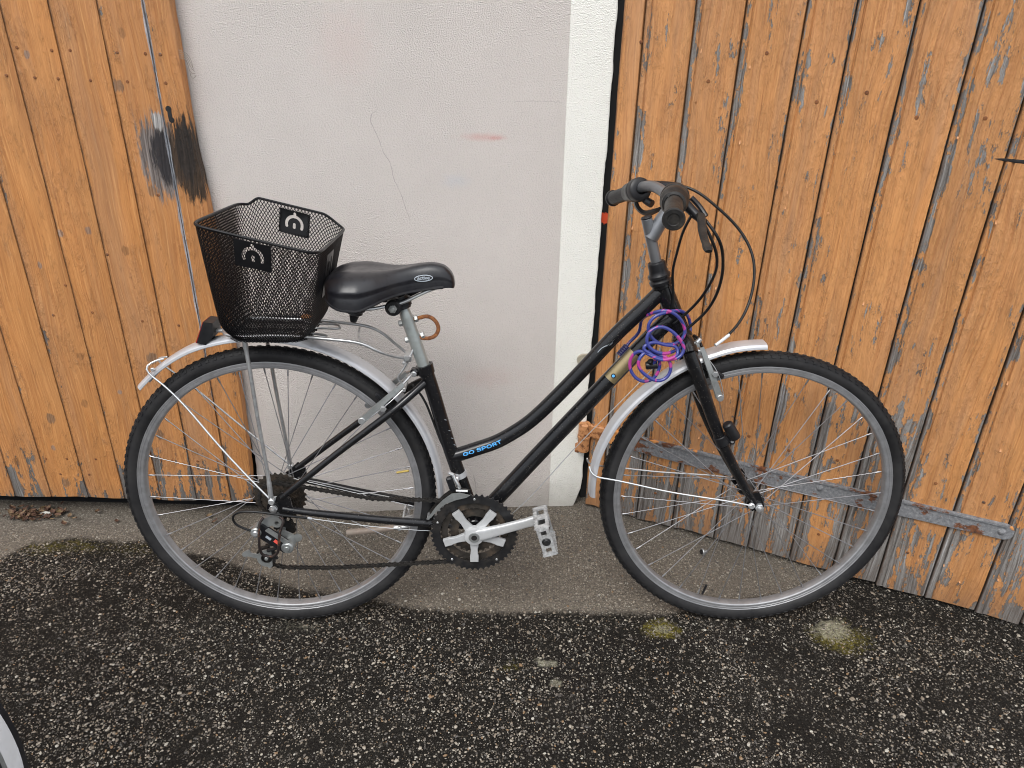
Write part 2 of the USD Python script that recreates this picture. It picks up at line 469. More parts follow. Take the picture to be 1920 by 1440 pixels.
    c = g.mix(g.mul(curl, 0.62), c, (0.085, 0.045, 0.025))
    h = g.add(g.mul(g.math("subtract", 1.0, bare), 0.55), g.mul(grain, 0.62), g.mul(flecks, g.rng(s, T - .18, T, 0.35, 1.0)))
    return g.done(name, base_color=c, roughness=g.rng(bare, 0, 1, 0.50, 0.85), specular_ior_level=0.35, normal=g.bump(h, 0.0042))


def strap_metal():
    g = G(); o = g.obj()
    n = g.noise(g.map(o, (.6, 1, 1)), 26, 8, 0.68)
    f = g.noise(o, 140, 5, .65)
    c = g.ramp(f, [(0.3, (0.075, 0.078, 0.082)), (0.55, (0.15, 0.152, 0.158)), (0.75, (0.26, 0.26, 0.26))])
    rust = g.ramp(g.noise(o, 120, 5, .6), [(0.3, (0.035, 0.014, 0.008)), (0.7, (0.16, 0.055, 0.018))])
    c = g.mix(g.rng(n, 0.55, 0.58), c, rust)
    x, y, z = g.xyz(o)
    m = g.add(g.noise(g.map(o, (1, 1, 1), (4, 2, 9)), 19, 8, .7), g.rng(x, 0.16, 0.02, 0, 0.35), g.rng(x, 1.015, 1.04, 0, 0.16), g.rng(z, 0.262, 0.279, 0, .10))
    om = g.rng(m, 0.66, 0.69)
    c = g.mix(om, c, (0.50, 0.215, 0.065))
    return g.done("painted_strap_iron", base_color=c, roughness=0.7, normal=g.bump(g.add(n, g.mul(om, .5), g.mul(f, .4)), 0.002))


M_strap = strap_metal()
M_hinge = rusty("orange_hinge_iron", (0.40, 0.18, 0.07), 0.30, 0.0)

# ------------------------------------------------------------------ ground
WET = np.array([(-9, 1.3), (-1.6, 1.50), (-1.346, 1.545), (-1.30, 1.61), (-1.185, 1.645), (-.95, 1.62), (-.707, 1.545), (-.53, 1.465), (-.13, 1.392), (.37, 1.408), (.60, 1.455), (.755, 1.49), (.84, 1.55), (.95, 1.72), (1.1, 1.9), (9, 1.9)])


def wet_at(x, y):
    p = np.stack([x, y, 0 * x], -1)
    w = np.interp(x, WET[:, 0], WET[:, 1]) + 0.035 * (meshkit.fbm(p * 9, 3, 5) - .5) - y
    return np.clip(w / 0.07 + 0.5, 0, 1)


def ground_material():
    g = G(); o = g.pos()
    wet0 = g.attr("wet"); moss = g.attr("moss"); lime = g.attr("lime")
    fine = g.noise(o, 230, 6, 0.7)
    wet = g.rng(g.add(wet0, g.mul(g.math("subtract", g.noise(o, 70, 5, .7), .5), 0.7)), 0.3, 0.7, 0, 1, True)
    big = g.noise(o, 2.6, 5, 0.6)
    chips = g.voro(o, 190, "distance"); chipc = g.voro(o, 190, "color")
    cr = g.node("separate_color", "r", color=chipc); cg = g.node("separate_color", "g", color=chipc)
    chipm = g.mul(g.rng(chips, 0.46, 0.36), g.rng(cr, 0.42, 0.5))
    chip_col = g.ramp(cg, [(0.0, (0.08, 0.064, 0.046)), (0.4, (0.16, 0.133, 0.10)), (0.7, (0.25, 0.225, 0.185)), (1.0, (0.36, 0.34, 0.29))])
    dry = g.mix(g.rng(fine, 0.36, 0.64), (0.055, 0.047, 0.038), (0.230, 0.198, 0.158))
    dry = g.mix(g.rng(big, 0.35, 0.7, 0, 0.45), dry, (0.10, 0.082, 0.062))
    dry = g.mix(g.rng(g.noise(o, 105, 4, .65), 0.42, 0.62, 0, .55), dry, (0.060, 0.050, 0.040))
    dry = g.mix(g.mul(chipm, 0.80), dry, g.mix(0.35, chip_col, (0.42, 0.37, 0.30)))
    wetc = g.mix(g.rng(fine, 0.35, 0.7), (0.0035, 0.0031, 0.0027), (0.020, 0.0175, 0.0145))
    wetc = g.mix(g.rng(big, 0.5, 0.75, 0, 0.5), wetc, (0.022, 0.0195, 0.0165))
    wetc = g.mix(g.mul(chipm, g.rng(cr, 0.55, 0.95), 0.75), wetc, chip_col)
    c = g.mix(wet, dry, wetc)
    tiny = g.voro(o, 430, "distance"); tcol = g.node("separate_color", "b", color=g.voro(o, 430, "color"))
    tm_ = g.mul(g.rng(tiny, 0.42, 0.30), g.rng(tcol, 0.35, 0.75))
    c = g.mix(g.mul(tm_, g.rng(wet, 0, 1, 0.75, 0.80)), c, g.mix(wet, g.mix(cg, (0.13, 0.105, 0.078), (0.36, 0.32, 0.26)), g.mix(cg, (0.035, 0.030, 0.025), (0.135, 0.12, 0.10))))
    mn = g.noise(o, 95, 6, .72)
    c = g.mix(g.mul(g.rng(g.add(moss, g.mul(g.math("subtract", mn, .5), 2.4)), 0.25, 1.05), g.rng(moss, 0.0, 0.45), g.rng(chipm, 0, 1, .85, .22), g.rng(tm_, 0, 1, 1, .5)), c, g.mix(g.rng(fine, .36, .64), (0.040, 0.034, 0.005), (0.23, 0.19, 0.035)))
    c = g.mix(g.mul(g.rng(g.add(lime, g.mul(g.math("subtract", mn, .5), 2.6)), 0.35, 1.05), g.rng(lime, 0.0, 0.45), g.rng(chipm, 0, 1, .7, .4)), c, g.mix(g.rng(fine, .36, .64), (0.17, 0.155, 0.10), (0.44, 0.42, 0.33)))
    h = g.add(g.mul(chipm, 0.6), g.mul(fine, 0.9), g.mul(tm_, 0.4))
    return g.done("worn_asphalt", base_color=c, roughness=g.rng(wet, 0, 1, 0.85, 0.62), specular_ior_level=g.rng(wet, 0, 1, 0.3, 0.08), normal=g.bump(h, 0.007))


M_ground = ground_material()


def axis_values(a, b, step, lo, hi):
    mid = np.arange(a, b + 1e-9, step)
    out = np.geomspace(0.05, hi - b, 14)
    inn = np.geomspace(0.05, a - lo, 14)
    return np.r_[(a - inn)[::-1], mid, b + out]


gx = axis_values(-1.75, 1.75, 0.009, -60, 60); gy = axis_values(0.62, 2.0, 0.009, -60, 60)
X, Y = np.meshgrid(gx, gy, indexing="ij")
P3 = np.stack([X, Y, 0 * X], -1)
near = np.exp(-((np.abs(X) / 4) ** 4)) * np.exp(-((np.abs(Y - 1.3) / 3) ** 4))
Zg = near * (0.004 * (meshkit.fbm(P3 * 5, 3, 2) - .5) + 0.004 * (meshkit.fbm(P3 * 55, 3, 4) - .5)) - 0.001
nx, ny = X.shape
i, j = np.meshgrid(np.arange(nx - 1), np.arange(ny - 1), indexing="ij")
quads = np.stack([i * ny + j, (i + 1) * ny + j, (i + 1) * ny + j + 1, i * ny + j + 1], -1).reshape(-1, 4)
gm = usdkit.mesh(stage, child_path("/World", "pavement"), (np.stack([X, Y, Zg], -1).reshape(-1, 3), quads), M_ground, smooth=True)
tag(gm.GetPrim(), "worn stone chip asphalt, wet and dark away from the wall", kind="structure")


def blob(c, r, soft=1.0):
    d = np.hypot((X - c[0]) / r[0], (Y - c[1]) / r[1]) + 0.5 * (meshkit.fbm(P3 * 30, 3, 8) - .5)
    return np.clip((1 - d) / soft, 0, 1)


wet = wet_at(X, Y)
band = np.exp(-((np.interp(X, WET[:, 0], WET[:, 1]) - Y - 0.035) / 0.05) ** 2) * np.clip(meshkit.fbm(P3 * 5.5, 3, 12) * 3 - 1.3, 0, 1)
moss = np.clip(0.34 * band + 1.0 * blob((.375, 1.352), (.055, .04), .5) + .9 * blob((.80, 1.335), (.105, .075), .8) + .5 * blob((.01, 1.227), (.04, .035)) + .35 * blob((-1.15, 1.60), (.25, .05)), 0, 1)
lime = np.clip(0.9 * blob((.375, 1.352), (.035, .022), .6) + 1.0 * blob((.79, 1.36), (.07, .05), .7) + 1.2 * blob((.097, 1.236), (.028, .012), .4) + blob((.075, 1.248), (.012, .01), .4) + blob((.113, 1.183), (.022, .015), .6)
               + .45 * blob((-.49, 1.33), (.09, .035), .8) + .35 * np.exp(-((np.interp(X, WET[:, 0], WET[:, 1]) - Y + 0.02) / 0.018) ** 2) * (np.abs(X - .1) < .42), 0, 1)
for nme, a in (("wet", wet), ("moss", moss), ("lime", lime)):
    UsdGeom.PrimvarsAPI(gm).CreatePrimvar(nme, Sdf.ValueTypeNames.FloatArray, "vertex").Set(Vt.FloatArray.FromNumpy(a.reshape(-1).astype(np.float32)))

# stone chips set in the asphalt
chips = UsdGeom.PointInstancer.Define(stage, child_path("/World", "stone_chips"))
tag(chips.GetPrim(), "pale stone chips embedded in the asphalt", "gravel", kind="stuff")
cols = [(0.235, 0.207, 0.165), (0.145, 0.118, 0.088), (0.085, 0.073, 0.060), (0.28, 0.262, 0.222), (0.036, 0.031, 0.026), (0.15, 0.092, 0.046)]
protos = []
for k, col in enumerate(cols):
    mm = simple(f"chip_stone_{k + 1}", col, 0.5, 0, 0.3, 400)
    s = trimesh.creation.icosphere(1)
    v = np.array(s.vertices) * (1 + 0.35 * (rng.random((len(s.vertices), 1)) - .5)) * [1, .72, .5]
    pp = str(chips.GetPath()) + f"/chip_{k + 1:03d}"
    usdkit.mesh(stage, pp, (v, np.array(s.faces)), mm, smooth=False)
    protos.append(pp)
N = 150000
d = rng.random(N)
px = rng.uniform(-1.65, 1.55, N); py = 0.66 + (2.0 - 0.66) * rng.random(N)
w = wet_at(px, py)
clump = meshkit.fbm(np.stack([px, py, 0 * px], -1) * 6, 3, 21)
keep = (rng.random(N) < (0.62 + 0.28 * w) * np.clip(clump * 1.2 + .1, .4, 1.1)) & (py < 1.80 + .1 * px)
px, py, w = px[keep], py[keep], w[keep]; n = len(px)
idx = rng.choice(6, n, p=[.19, .26, .25, .045, .21, .045])
size = np.clip(rng.lognormal(math.log(0.00150), 0.45, n), 0.0008, 0.0044)
th = rng.uniform(0, 2 * np.pi, n)
chips.CreatePositionsAttr(Vt.Vec3fArray.FromNumpy(np.stack([px, py, -0.0005 - size * .05], 1).astype(np.float32)))
chips.CreateScalesAttr(Vt.Vec3fArray.FromNumpy((size[:, None] * rng.uniform(.75, 1.25, (n, 3))).astype(np.float32)))
chips.CreateProtoIndicesAttr(Vt.IntArray.FromNumpy(idx.astype(np.int32)))
tilt = rng.uniform(-.35, .35, n)
chips.CreateOrientationsAttr(Vt.QuathArray([Gf.Quath(float(math.cos(a / 2) * math.cos(b / 2)), float(math.cos(a / 2) * math.sin(b / 2)), float(math.sin(a / 2) * math.sin(b / 2)), float(math.sin(a / 2) * math.cos(b / 2))) for a, b in zip(th, tilt)]))
chips.CreatePrototypesRel().SetTargets([Sdf.Path(p) for p in protos])

# ------------------------------------------------------------------ wall with its white band, and the dark rooms behind the doors
WALL_YAW = 0.09
wall = thing("rendered_wall", "pale pinkish rough rendered wall with a white painted edge band between the orange doors", "wall", (-.407, 1.797, 0), WALL_YAW)
g_pts = []
for zz_ in np.linspace(0, 0.9, 46):
    xr = np.interp(zz_, [0, .072, .166, .243, .46, .62, .9], [-.311, -.310, -.307, -.311, -.316, -.325, -.345])
    g_pts.append((xr + 0.004 * (meshkit.noise(np.array([zz_ * 55, 0, 0]), 3) - .5), zz_))
poly = Polygon([(.528, -.05), (.526, .5), (.524, 3.2), (-.345, 3.2)] + g_pts[::-1] + [(-.311, -.05)])
v, f = extrude(poly, 0.30)
mb = MB().add((np.stack([v[:, 0], v[:, 2], v[:, 1]], 1), f[:, ::-1]))
mb.build("render_panel", M_pink, wall, smooth=20)
for (xa, xb) in ((-4.4, -1.80), (2.02, 4.6)):
    MB().add(cbox((xb - xa, .30, 3.3), ((xa + xb) / 2, .15, 1.6), .006)).build("render_panel", M_pink, wall)
# the white band: a slightly proud coat with an uneven foot and a worn corner
zs = np.linspace(-.03, 3.2, 330)
rows = []
for z_ in zs:
    nn = meshkit.fbm(np.array([[z_ * 30, 1.0, 0]]), 3, 9)[0] - .5
    xl = np.interp(z_, [0, .97, 1.35, 3.2], [.5275, .521, .519, .512]); xr = .6235 + 0.006 * nn - (0.02 * max(0, 1 - z_ / .06) if z_ < .06 else 0)
    rr = 0.006 + 0.003 * nn
    sec = [(xl, .012), (xl, -.0028), (xl + .0015, -.0036), ((xl + xr) / 2, -.0040), (xr - rr, -.0036), (xr - rr * .3, -.0036 + rr * .3), (xr, -.0036 + rr), (xr, .295), (xl, .295)]
    rows.append([(a, b, z_) for a, b in sec])
rows = np.array(rows); nr, ns = rows.shape[:2]
i, j = np.meshgrid(np.arange(nr - 1), np.arange(ns), indexing="ij")
q = np.stack([i * ns + j, i * ns + (j + 1) % ns, (i + 1) * ns + (j + 1) % ns, (i + 1) * ns + j], -1).reshape(-1, 4)
MB().add((rows.reshape(-1, 3), q)).build("white_band", M_white, wall, smooth=40)


def ribbon(pts, width, y):
    p = spline([(a, b, 0) for a, b in pts], 70)[:, :2]
    p = p + 0.0016 * (np.stack([meshkit.fbm(np.c_[p * 160, np.zeros(len(p))], 3, 1), meshkit.fbm(np.c_[p * 160, np.ones(len(p))], 3, 2)], 1) - .5) * 2
    t = np.gradient(p, axis=0); t /= np.linalg.norm(t, axis=1, keepdims=True); nrm = np.stack([-t[:, 1], t[:, 0]], 1)
    ww = width * (0.4 + 1.1 * meshkit.noise(np.c_[p * 120, np.zeros(len(p))], 4))[:, None] * np.minimum(1, np.minimum(np.arange(len(p)), np.arange(len(p))[::-1]) / 6)[:, None]
    a, b = p - nrm * ww / 2, p + nrm * ww / 2
    k = len(p)
    v = np.vstack([np.c_[a[:, 0], np.full(k, y), a[:, 1]], np.c_[b[:, 0], np.full(k, y), b[:, 1]]])
    i = np.arange(k - 1)
    return v, np.stack([i, i + 1, k + i + 1, k + i], 1)


for pts, wd in (([(.079, 1.134), (.083, 1.114), (.074, 1.108), (.084, 1.052), (.092, 1.025), (.106, 1.002), (.115, .961), (.129, .927), (.139, .891), (.153, .852)], .0008),
                ([(.393, 1.138), (.44, 1.139), (.515, 1.137)], .0005),
                ([(.30, .0), (.31, .06), (.302, .12)], .0012)):
    MB().add(ribbon(pts, wd, -.0012)).build("crack", M_crack, wall, smooth=True, label="thin dark crack in the render")
# rounded catch plate on the band, half hidden behind the bicycle
pl = unary_union([Point(.600, .482).buffer(.014), sbox(.600, .462, .626, .496)]).buffer(.003)
v, f = extrude(pl, .008)
MB().add((np.stack([v[:, 0], v[:, 2] - .012, v[:, 1]], 1), f[:, ::-1])).build("catch_plate", simple("catch_metal", (.34, .31, .24), .5, .3, .2, 60, (.2, .16, .1), .5), wall)
# red paint mark on the dark frame inside the gap
g = G(); o = g.obj()
mk = g.rng(g.add(g.spot(o, (.640, 0, .858), (.03, 1, .025)), g.mul(g.math("subtract", g.noise(o, 180, 4, .7), .5), .9)), .35, .45)
M_jamb = g.done("black_painted_jamb", base_color=g.mix(mk, (.008, .008, .008), (.75, .09, .03)), roughness=.8)
MB().add(cbox((.03, .05, 3.1), (.6415, .06, 1.55), .003)).build("door_jamb", M_jamb, wall)

room = MB()
for (x0, x1, ya, yb) in ((-3.4, -.62, 1.80, 1.80), (.19, 2.6, 1.93, 1.93)):
    y1 = 3.4
    for vv in ([(x0, ya, 3.2), (x1, yb, 3.2), (x1, y1, 3.2), (x0, y1, 3.2)], [(x0, y1, -.01), (x1, y1, -.01), (x1, y1, 3.2), (x0, y1, 3.2)],
               [(x0, ya, .006), (x1, yb, .006), (x1, y1, .006), (x0, y1, .006)], [(x0, ya, 0), (x0, y1, 0), (x0, y1, 3.2), (x0, ya, 3.2)], [(x1, yb, 0), (x1, y1, 0), (x1, y1, 3.2), (x1, yb, 3.2)]):
        room.add((np.array(vv, float), np.array([[0, 1, 2, 3]])))
rp = room.build("dark_interior", M_dark, smooth=False)
tag(stage.GetPrimAtPath(rp), "unlit rooms behind the doors", kind="structure")

# ------------------------------------------------------------------ doors made of planks
def plank(x0, x1, z0, z1, seed, thick=.027, bead=True, jag=.004, left=None, right=None, wob=.0008):
    """One board with rounded edges and, on its left edge, a worn bead."""
    n = 90
    zs = np.linspace(z0, z1, n)
    rows = []
    for k, z_ in enumerate(zs):
        w1 = meshkit.fbm(np.array([[seed * 3.3, z_ * 5, .3]]), 3, 3)[0] - .5
        w2 = meshkit.fbm(np.array([[seed * 5.1, z_ * 7, 8.3]]), 3, 6)[0] - .5
        xl = (x0 if left is None else left(z_)) + w1 * wob * 2.2
        xr = (x1 if right is None else right(z_)) + w2 * wob * 2.2
        cup = .0012 * (meshkit.noise(np.array([seed * 1.7, z_ * 1.5, 2.0]), 1) - .5)
        c = .003
        if bead:
            sec = [(xl, thick), (xl, .004), (xl + .0015, .0008), (xl + .004, -.0004), (xl + .010, -.0004), (xl + .0125, .0010), (xl + .0138, .0042), (xl + .0152, .0042), (xl + .0168, .0006), (xl + .020, -.0002 + cup * .5),
                   ((xl + xr) / 2, cup), (xr - c, .0001), (xr - .0006, .0012), (xr, .0035), (xr, thick)]
        else:
            sec = [(xl, thick), (xl, .0035), (xl + .0006, .0012), (xl + c, .0001), (xl * .7 + xr * .3, cup), (xl * .3 + xr * .7, cup), (xr - c, .0001), (xr - .0006, .0012), (xr, .0035), (xr, thick)]
        rows.append([(a, b, z_) for a, b in sec])
    rows = np.array(rows)
    ns = rows.shape[1]
    foot = np.array([jag * (meshkit.fbm(np.array([[a * 60, seed, 0]]), 3, 4)[0] - .5) * 2 for a in rows[0, :, 0]])
    rows[:, :, 2] += foot[None, :] * (np.linspace(1, 0, n)[:, None] ** 6)
    i, j = np.meshgrid(np.arange(n - 1), np.arange(ns), indexing="ij")
    q = np.stack([i * ns + j, i * ns + (j + 1) % ns, (i + 1) * ns + (j + 1) % ns, (i + 1) * ns + j], -1).reshape(-1, 4)
    m = MB().add((rows.reshape(-1, 3), q))
    for k, flip in ((0, 1), (n - 1, 0)):      # end grain
        v = np.vstack([rows[k], rows[k].mean(0)])
        a = np.arange(ns)
        t = np.stack([np.full(ns, ns), a, (a + 1) % ns], 1)
        m.add((v, t[:, ::-1] if flip else t))
    return m


rdoor = thing("barn_door", "weathered orange plank door with heavily peeling paint and a strap hinge behind the front wheel", "door", (.2248, 1.8471, 0), -.4221)
seams = [.002, .0505, .160, .264, .384, .477, .587, .695, .803, .917, 1.031, 1.128, 1.236, 1.345]
peel_r = [-.03, .03, .04, .035, .03, .04, .025, .075, .035, .015, .06, .04, .03]
for k in range(len(seams) - 1):
    if k == 0:
        x0, x1 = seams[0], seams[1] - .002
    else:
        x0, x1 = seams[k] + .0012, seams[k + 1] - .0012
    mat = orange_wood(f"peeling_plank_{k + 1}", x0, x1, 3 + k, peel_r[k], 1.0 if k else .75, tint=[1.05, 1.03, 1.0, 1.0, 1.03, 1.0, 1.05, .95, 1.0, 1.03, .95, 1, 1][k])
    plank(x0, x1, .008 + .006 * rng.random(), 2.45, 3 + k, bead=k > 0, jag=.006).build("plank", mat, rdoor, smooth=35)
M_back = simple("old_bare_wood", (.06, .045, .035), .9, 0, .4, 30)
MB().add(cbox((1.32, .03, .14), (.68, .043, .26))).add(cbox((1.32, .03, .14), (.68, .043, 1.9))).build("door_rail", M_back, rdoor)
# strap hinge across the planks
zs0 = lambda x: np.interp(x, [0, .46, 1.045], [.284, .277, .279]); zs1 = lambda x: np.interp(x, [0, .13, .47, .81, 1.045], [.242, .234, .226, .234, .238])
st = Polygon([(x, zs1(x)) for x in np.linspace(.012, 1.03, 30)] + [(1.041, .243), (1.046, .252), (1.046, .266), (1.041, .274)] + [(x, zs0(x)) for x in np.linspace(1.03, .012, 30)])
v, f = extrude(st, .006)
mb = MB().add((np.stack([v[:, 0], -v[:, 2] - .0006, v[:, 1]], 1), f))
v, f = extrude(Polygon([(x, zs0(x) - .006) for x in np.linspace(.012, 1.03, 30)] + [(x, zs0(x) - .001) for x in np.linspace(1.03, .012, 30)]), .004)
mb.add((np.stack([v[:, 0], -v[:, 2] - .0062, v[:, 1]], 1), f))
hp = mb.build("strap_hinge", M_strap, rdoor, smooth=30)
for xb in (.055, .105, .47, .62, 1.022):
    MB().add(lathe([(1e-5, .006), (.004, .0055), (.0075, .003), (.009, 0)], (xb, -.0066, .258 if xb < 1 else .258), (0, -1, 0), 14)).build("bolt_head", M_strap if xb > .2 else M_hinge, hp)
# knuckle and its block let into the wall
kb = MB()
kb.add(cyl((-.012, -.012, .196), (-.012, -.012, .243), .0165, 22, .003)).add(cyl((-.012, -.012, .247), (-.012, -.012, .288), .0175, 22, .003)).add(cyl((-.012, -.012, .24), (-.012, -.012, .25), .019, 22, .002))
kb.add(cbox((.06, .012, .04), (.018, -.007, .265), .003)).add(cyl((-.014, -.030, .272), (-.014, -.024, .272), .006, 12))
kb.build("hinge_knuckle", M_hinge, rdoor)
MB().add(cbox((.050, .045, .036), (-.048, .006, .203), .004)).build("hinge_block", M_hinge, rdoor)
# slit cut in the boards
M_hole = simple("deep_hole", (.006, .005, .005), .95)
MB().add(tube(spline([(.776, .0006, 1.0835), (.80, .0, 1.083), (.83, -.0002, 1.082), (.87, -.0002, 1.081), (.905, .0002, 1.079)], 24), np.r_[np.linspace(.0004, .0030, 6), np.linspace(.0032, .0048, 18)], 8, section=np.array([(1, 0), (.5, .3), (-.5, .3), (-1, 0), (-.5, -.3), (.5, -.3)]), up=(0, -1, 0))).build("saw_slit", M_hole, rdoor)
M_nail = rusty("rusty_nail", (.09, .06, .045), .7)
for (a, b) in ((.045, 1.28), (.21, 1.2), (.325, 1.245), (.43, 1.17), (.53, 1.18), (.64, 1.16), (.75, 1.15), (.19, .36), (.30, .36), (.43, .36), (.53, .35), (.64, .35), (.75, .36), (.86, .35), (.97, .33), (.86, 1.2), (.21, .12), (.43, .13), (.64, .12), (.86, .13)):
    MB().add(lathe([(1e-5, .0012), (.003, .001), (.0042, 0)], (a + rng.uniform(-.01, .01), -.0004, b + rng.uniform(-.012, .012)), (0, -1, 0), 10)).build("nail", M_nail, rdoor)
# curling flakes of paint
M_flake = simple("paint_flake", (.40, .18, .065), .55, 0, .2, 60)
fl = MB()
for _ in range(70):
    k = rng.integers(1, len(seams) - 1); b = rng.random() < .6
    a = seams[k] + (rng.uniform(.016, .03) if b else rng.uniform(.02, .1)); z_ = rng.uniform(.05, 1.3) if b else rng.uniform(.05, .6)
    L_, W_ = rng.uniform(.003, .009), rng.uniform(.0015, .004)
    s_, t_ = np.meshgrid(np.linspace(0, 1, 4), np.linspace(-.5, .5, 3), indexing="ij")
    vv = np.stack([a + t_ * W_ * (1 - .3 * s_ * rng.random()), -.0002 - .0045 * s_ ** 2 * rng.uniform(.4, 1), z_ + s_ * L_ * rng.choice([-1, 1])], -1).reshape(-1, 3)
    i, j = np.meshgrid(np.arange(3), np.arange(2), indexing="ij")
    fl.add((vv, np.stack([i * 3 + j, (i + 1) * 3 + j, (i + 1) * 3 + j + 1, i * 3 + j + 1], -1).reshape(-1, 4)))
fl.build("paint_flakes", M_flake, rdoor, smooth=True, kind="stuff")

ldoor = thing("barn_door", "orange plank door with a scorched patch and keyhole behind the rear wheel", "door", (-.72, 1.735, 0), 0)
ls = [-2.215, -2.112, -2.009, -1.906, -1.803, -1.70, -1.598, -1.498, -1.398, -1.2955, -1.191, -1.088, -.986, -.884, -.787, -.729]
ls = [a + .72 for a in ls]
redge = lambda z_: np.interp(z_, [.07, .095, .188, .263, .476, .618, .886, .935, 1.06, 1.15, 1.33, 2.4], [-.006, -.004, .002, .004, .009, .007, .003, .0, -.009, -.010, -.009, -.008]) + .003 * (meshkit.fbm(np.array([[z_ * 40, 3., 0]]), 3, 2)[0] - .5)
KNOTS = [(-0.336, 1.219), (-0.12, 1.265), (-0.152, 1.161), (-0.293, 0.838), (-0.214, 0.791), (-0.12, 0.935), (-0.43, 0.748), (-0.411, 0.37), (-0.512, 0.322), (-0.529, 0.23), (-0.643, 0.184), (-0.523, 0.117), (-0.309, 0.407), (-0.141, 0.227), (-0.228, 0.28), (-0.225, 0.152), (-0.387, 0.508), (-0.205, 0.507), (-0.358, 0.829)]
for k in range(len(ls) - 1):
    x0, x1 = ls[k] + .0007, ls[k + 1] - .0007
    burn = [((a_, 0, b_), (.0085 + .004 * ((i_ * 7) % 3), 1, .012 + .004 * (i_ % 3)), ((.13, .12, .115), (.16, .075, .03), (.07, .06, .05))[i_ % 3], .6) for i_, (a_, b_) in enumerate(KNOTS) if x0 < a_ < x1]
    if k >= 12:
        burn += [((-.088, 0, 1.012), (.066, 1, .125), (.105, .095, .09), .95), ((-.080, 0, 1.012), (.036, 1, .085), (.016, .014, .015), 1.0),
                ((-.026, 0, 1.005), (.056, 1, .125), (.030, .018, .010), 1.0), ((-.030, 0, 1.03), (.03, 1, .10), (.010, .008, .007), .8), ((-.078, 0, 1.09), (.018, 1, .026), (.26, .25, .24), .9),
                ((-.0665, 0, .85), (.006, 1, .60), (.22, .23, .25), .85), ((-.0665, 0, 1.30), (.006, 1, .2), (.24, .24, .25), .8)]
    mat = orange_wood(f"left_plank_{k + 1}", x0, x1, 31 + k, [-.08, -.085, -.09, -.08, -.085, -.09, -.085, -.075, -.08, -.085, -.07, -.07, -.07, -.06, -.05][k], .80, burn, tint=1.0, orange=(.41, .178, .056), LOWZ=(.36, .06), LOWA=.27, BARE=.62)
    plank(x0, x1, .066 + .003 * rng.random(), 2.45, 31 + k, bead=False, jag=.0035, right=redge if k == len(ls) - 2 else None, wob=.0006).build("plank", mat, ldoor, smooth=35)
MB().add(cbox((1.45, .02, .12), (-.77, .0375, .18))).add(cbox((1.45, .02, .12), (-.77, .0375, 1.2))).build("door_rail", M_back, ldoor)
kh = unary_union([Point(-.051, 1.115).buffer(.0065), sbox(-.0545, 1.093, -.0455, 1.115), Point(-.048, 1.092).buffer(.006)])
v, f = extrude(kh, .002)
MB().add((np.stack([v[:, 0], -v[:, 2] + .0012, v[:, 1]], 1), f)).build("keyhole", M_hole, ldoor, label="black keyhole")
for (a, b) in ((-1.073, 1.232), (-1.0, 1.228), (-.96, 1.229), (-.86, 1.227), (-.80, 1.226), (-.768, 1.225), (-1.111, 1.176), (-1.05, 1.173), (-1.0, 1.172), (-.93, 1.170), (-.85, 1.169), (-.767, 1.168), (-1.278, .195), (-1.22, .196), (-1.14, .197), (-1.04, .198), (-.96, .198),
               (-.93, .199), (-.86, .198), (-.806, .199), (-1.25, .145), (-1.17, .146), (-1.06, .145), (-.95, .147), (-.85, .146), (-.80, .147), (-1.15, .62), (-1.05, .63), (-.93, .61), (-.84, .60), (-1.1, .70), (-.98, .78), (-.83, .925)):
    MB().add(lathe([(1e-5, .0012), (.0024, .001), (.0036, 0)], (a + .72, -.0004, b), (0, -1, 0), 10)).build("nail", M_nail, ldoor)
# splinters sticking out of the door's edge
sp = MB()
for k in range(5):
    z_ = 1.235 - k * .004
    sp.add(tube(spline([(-.012, .004, z_), (.004, .0, z_ - .004), (.016, -.004, z_ - .016 - .006 * k), (.019 + .001 * k, -.004, z_ - .034)], 8), .0005, 4))
sp.build("splinters", simple("fibrous_splinter", (.22, .19, .15), .9), ldoor)

# ------------------------------------------------------------------ bicycle
R = .346
BX, BY, BPSI, LEAN, WB, STEER = -.510, 1.3605, .0328, .092, 1.064, .041
bike = thing("bicycle", "black step through city bicycle with silver mudguards leaning at the wall", "bicycle", (BX, BY, 0), BPSI, -LEAN)


def K(*p):
    """(along, up, towards the street) from the rear axle to the bicycle's own frame."""
    a = np.asarray(p if len(p) > 1 else p[0], float)
    return np.stack([a[..., 0], -a[..., 2], a[..., 1] + R], -1)


LAT = np.array([0, -1.0, 0])


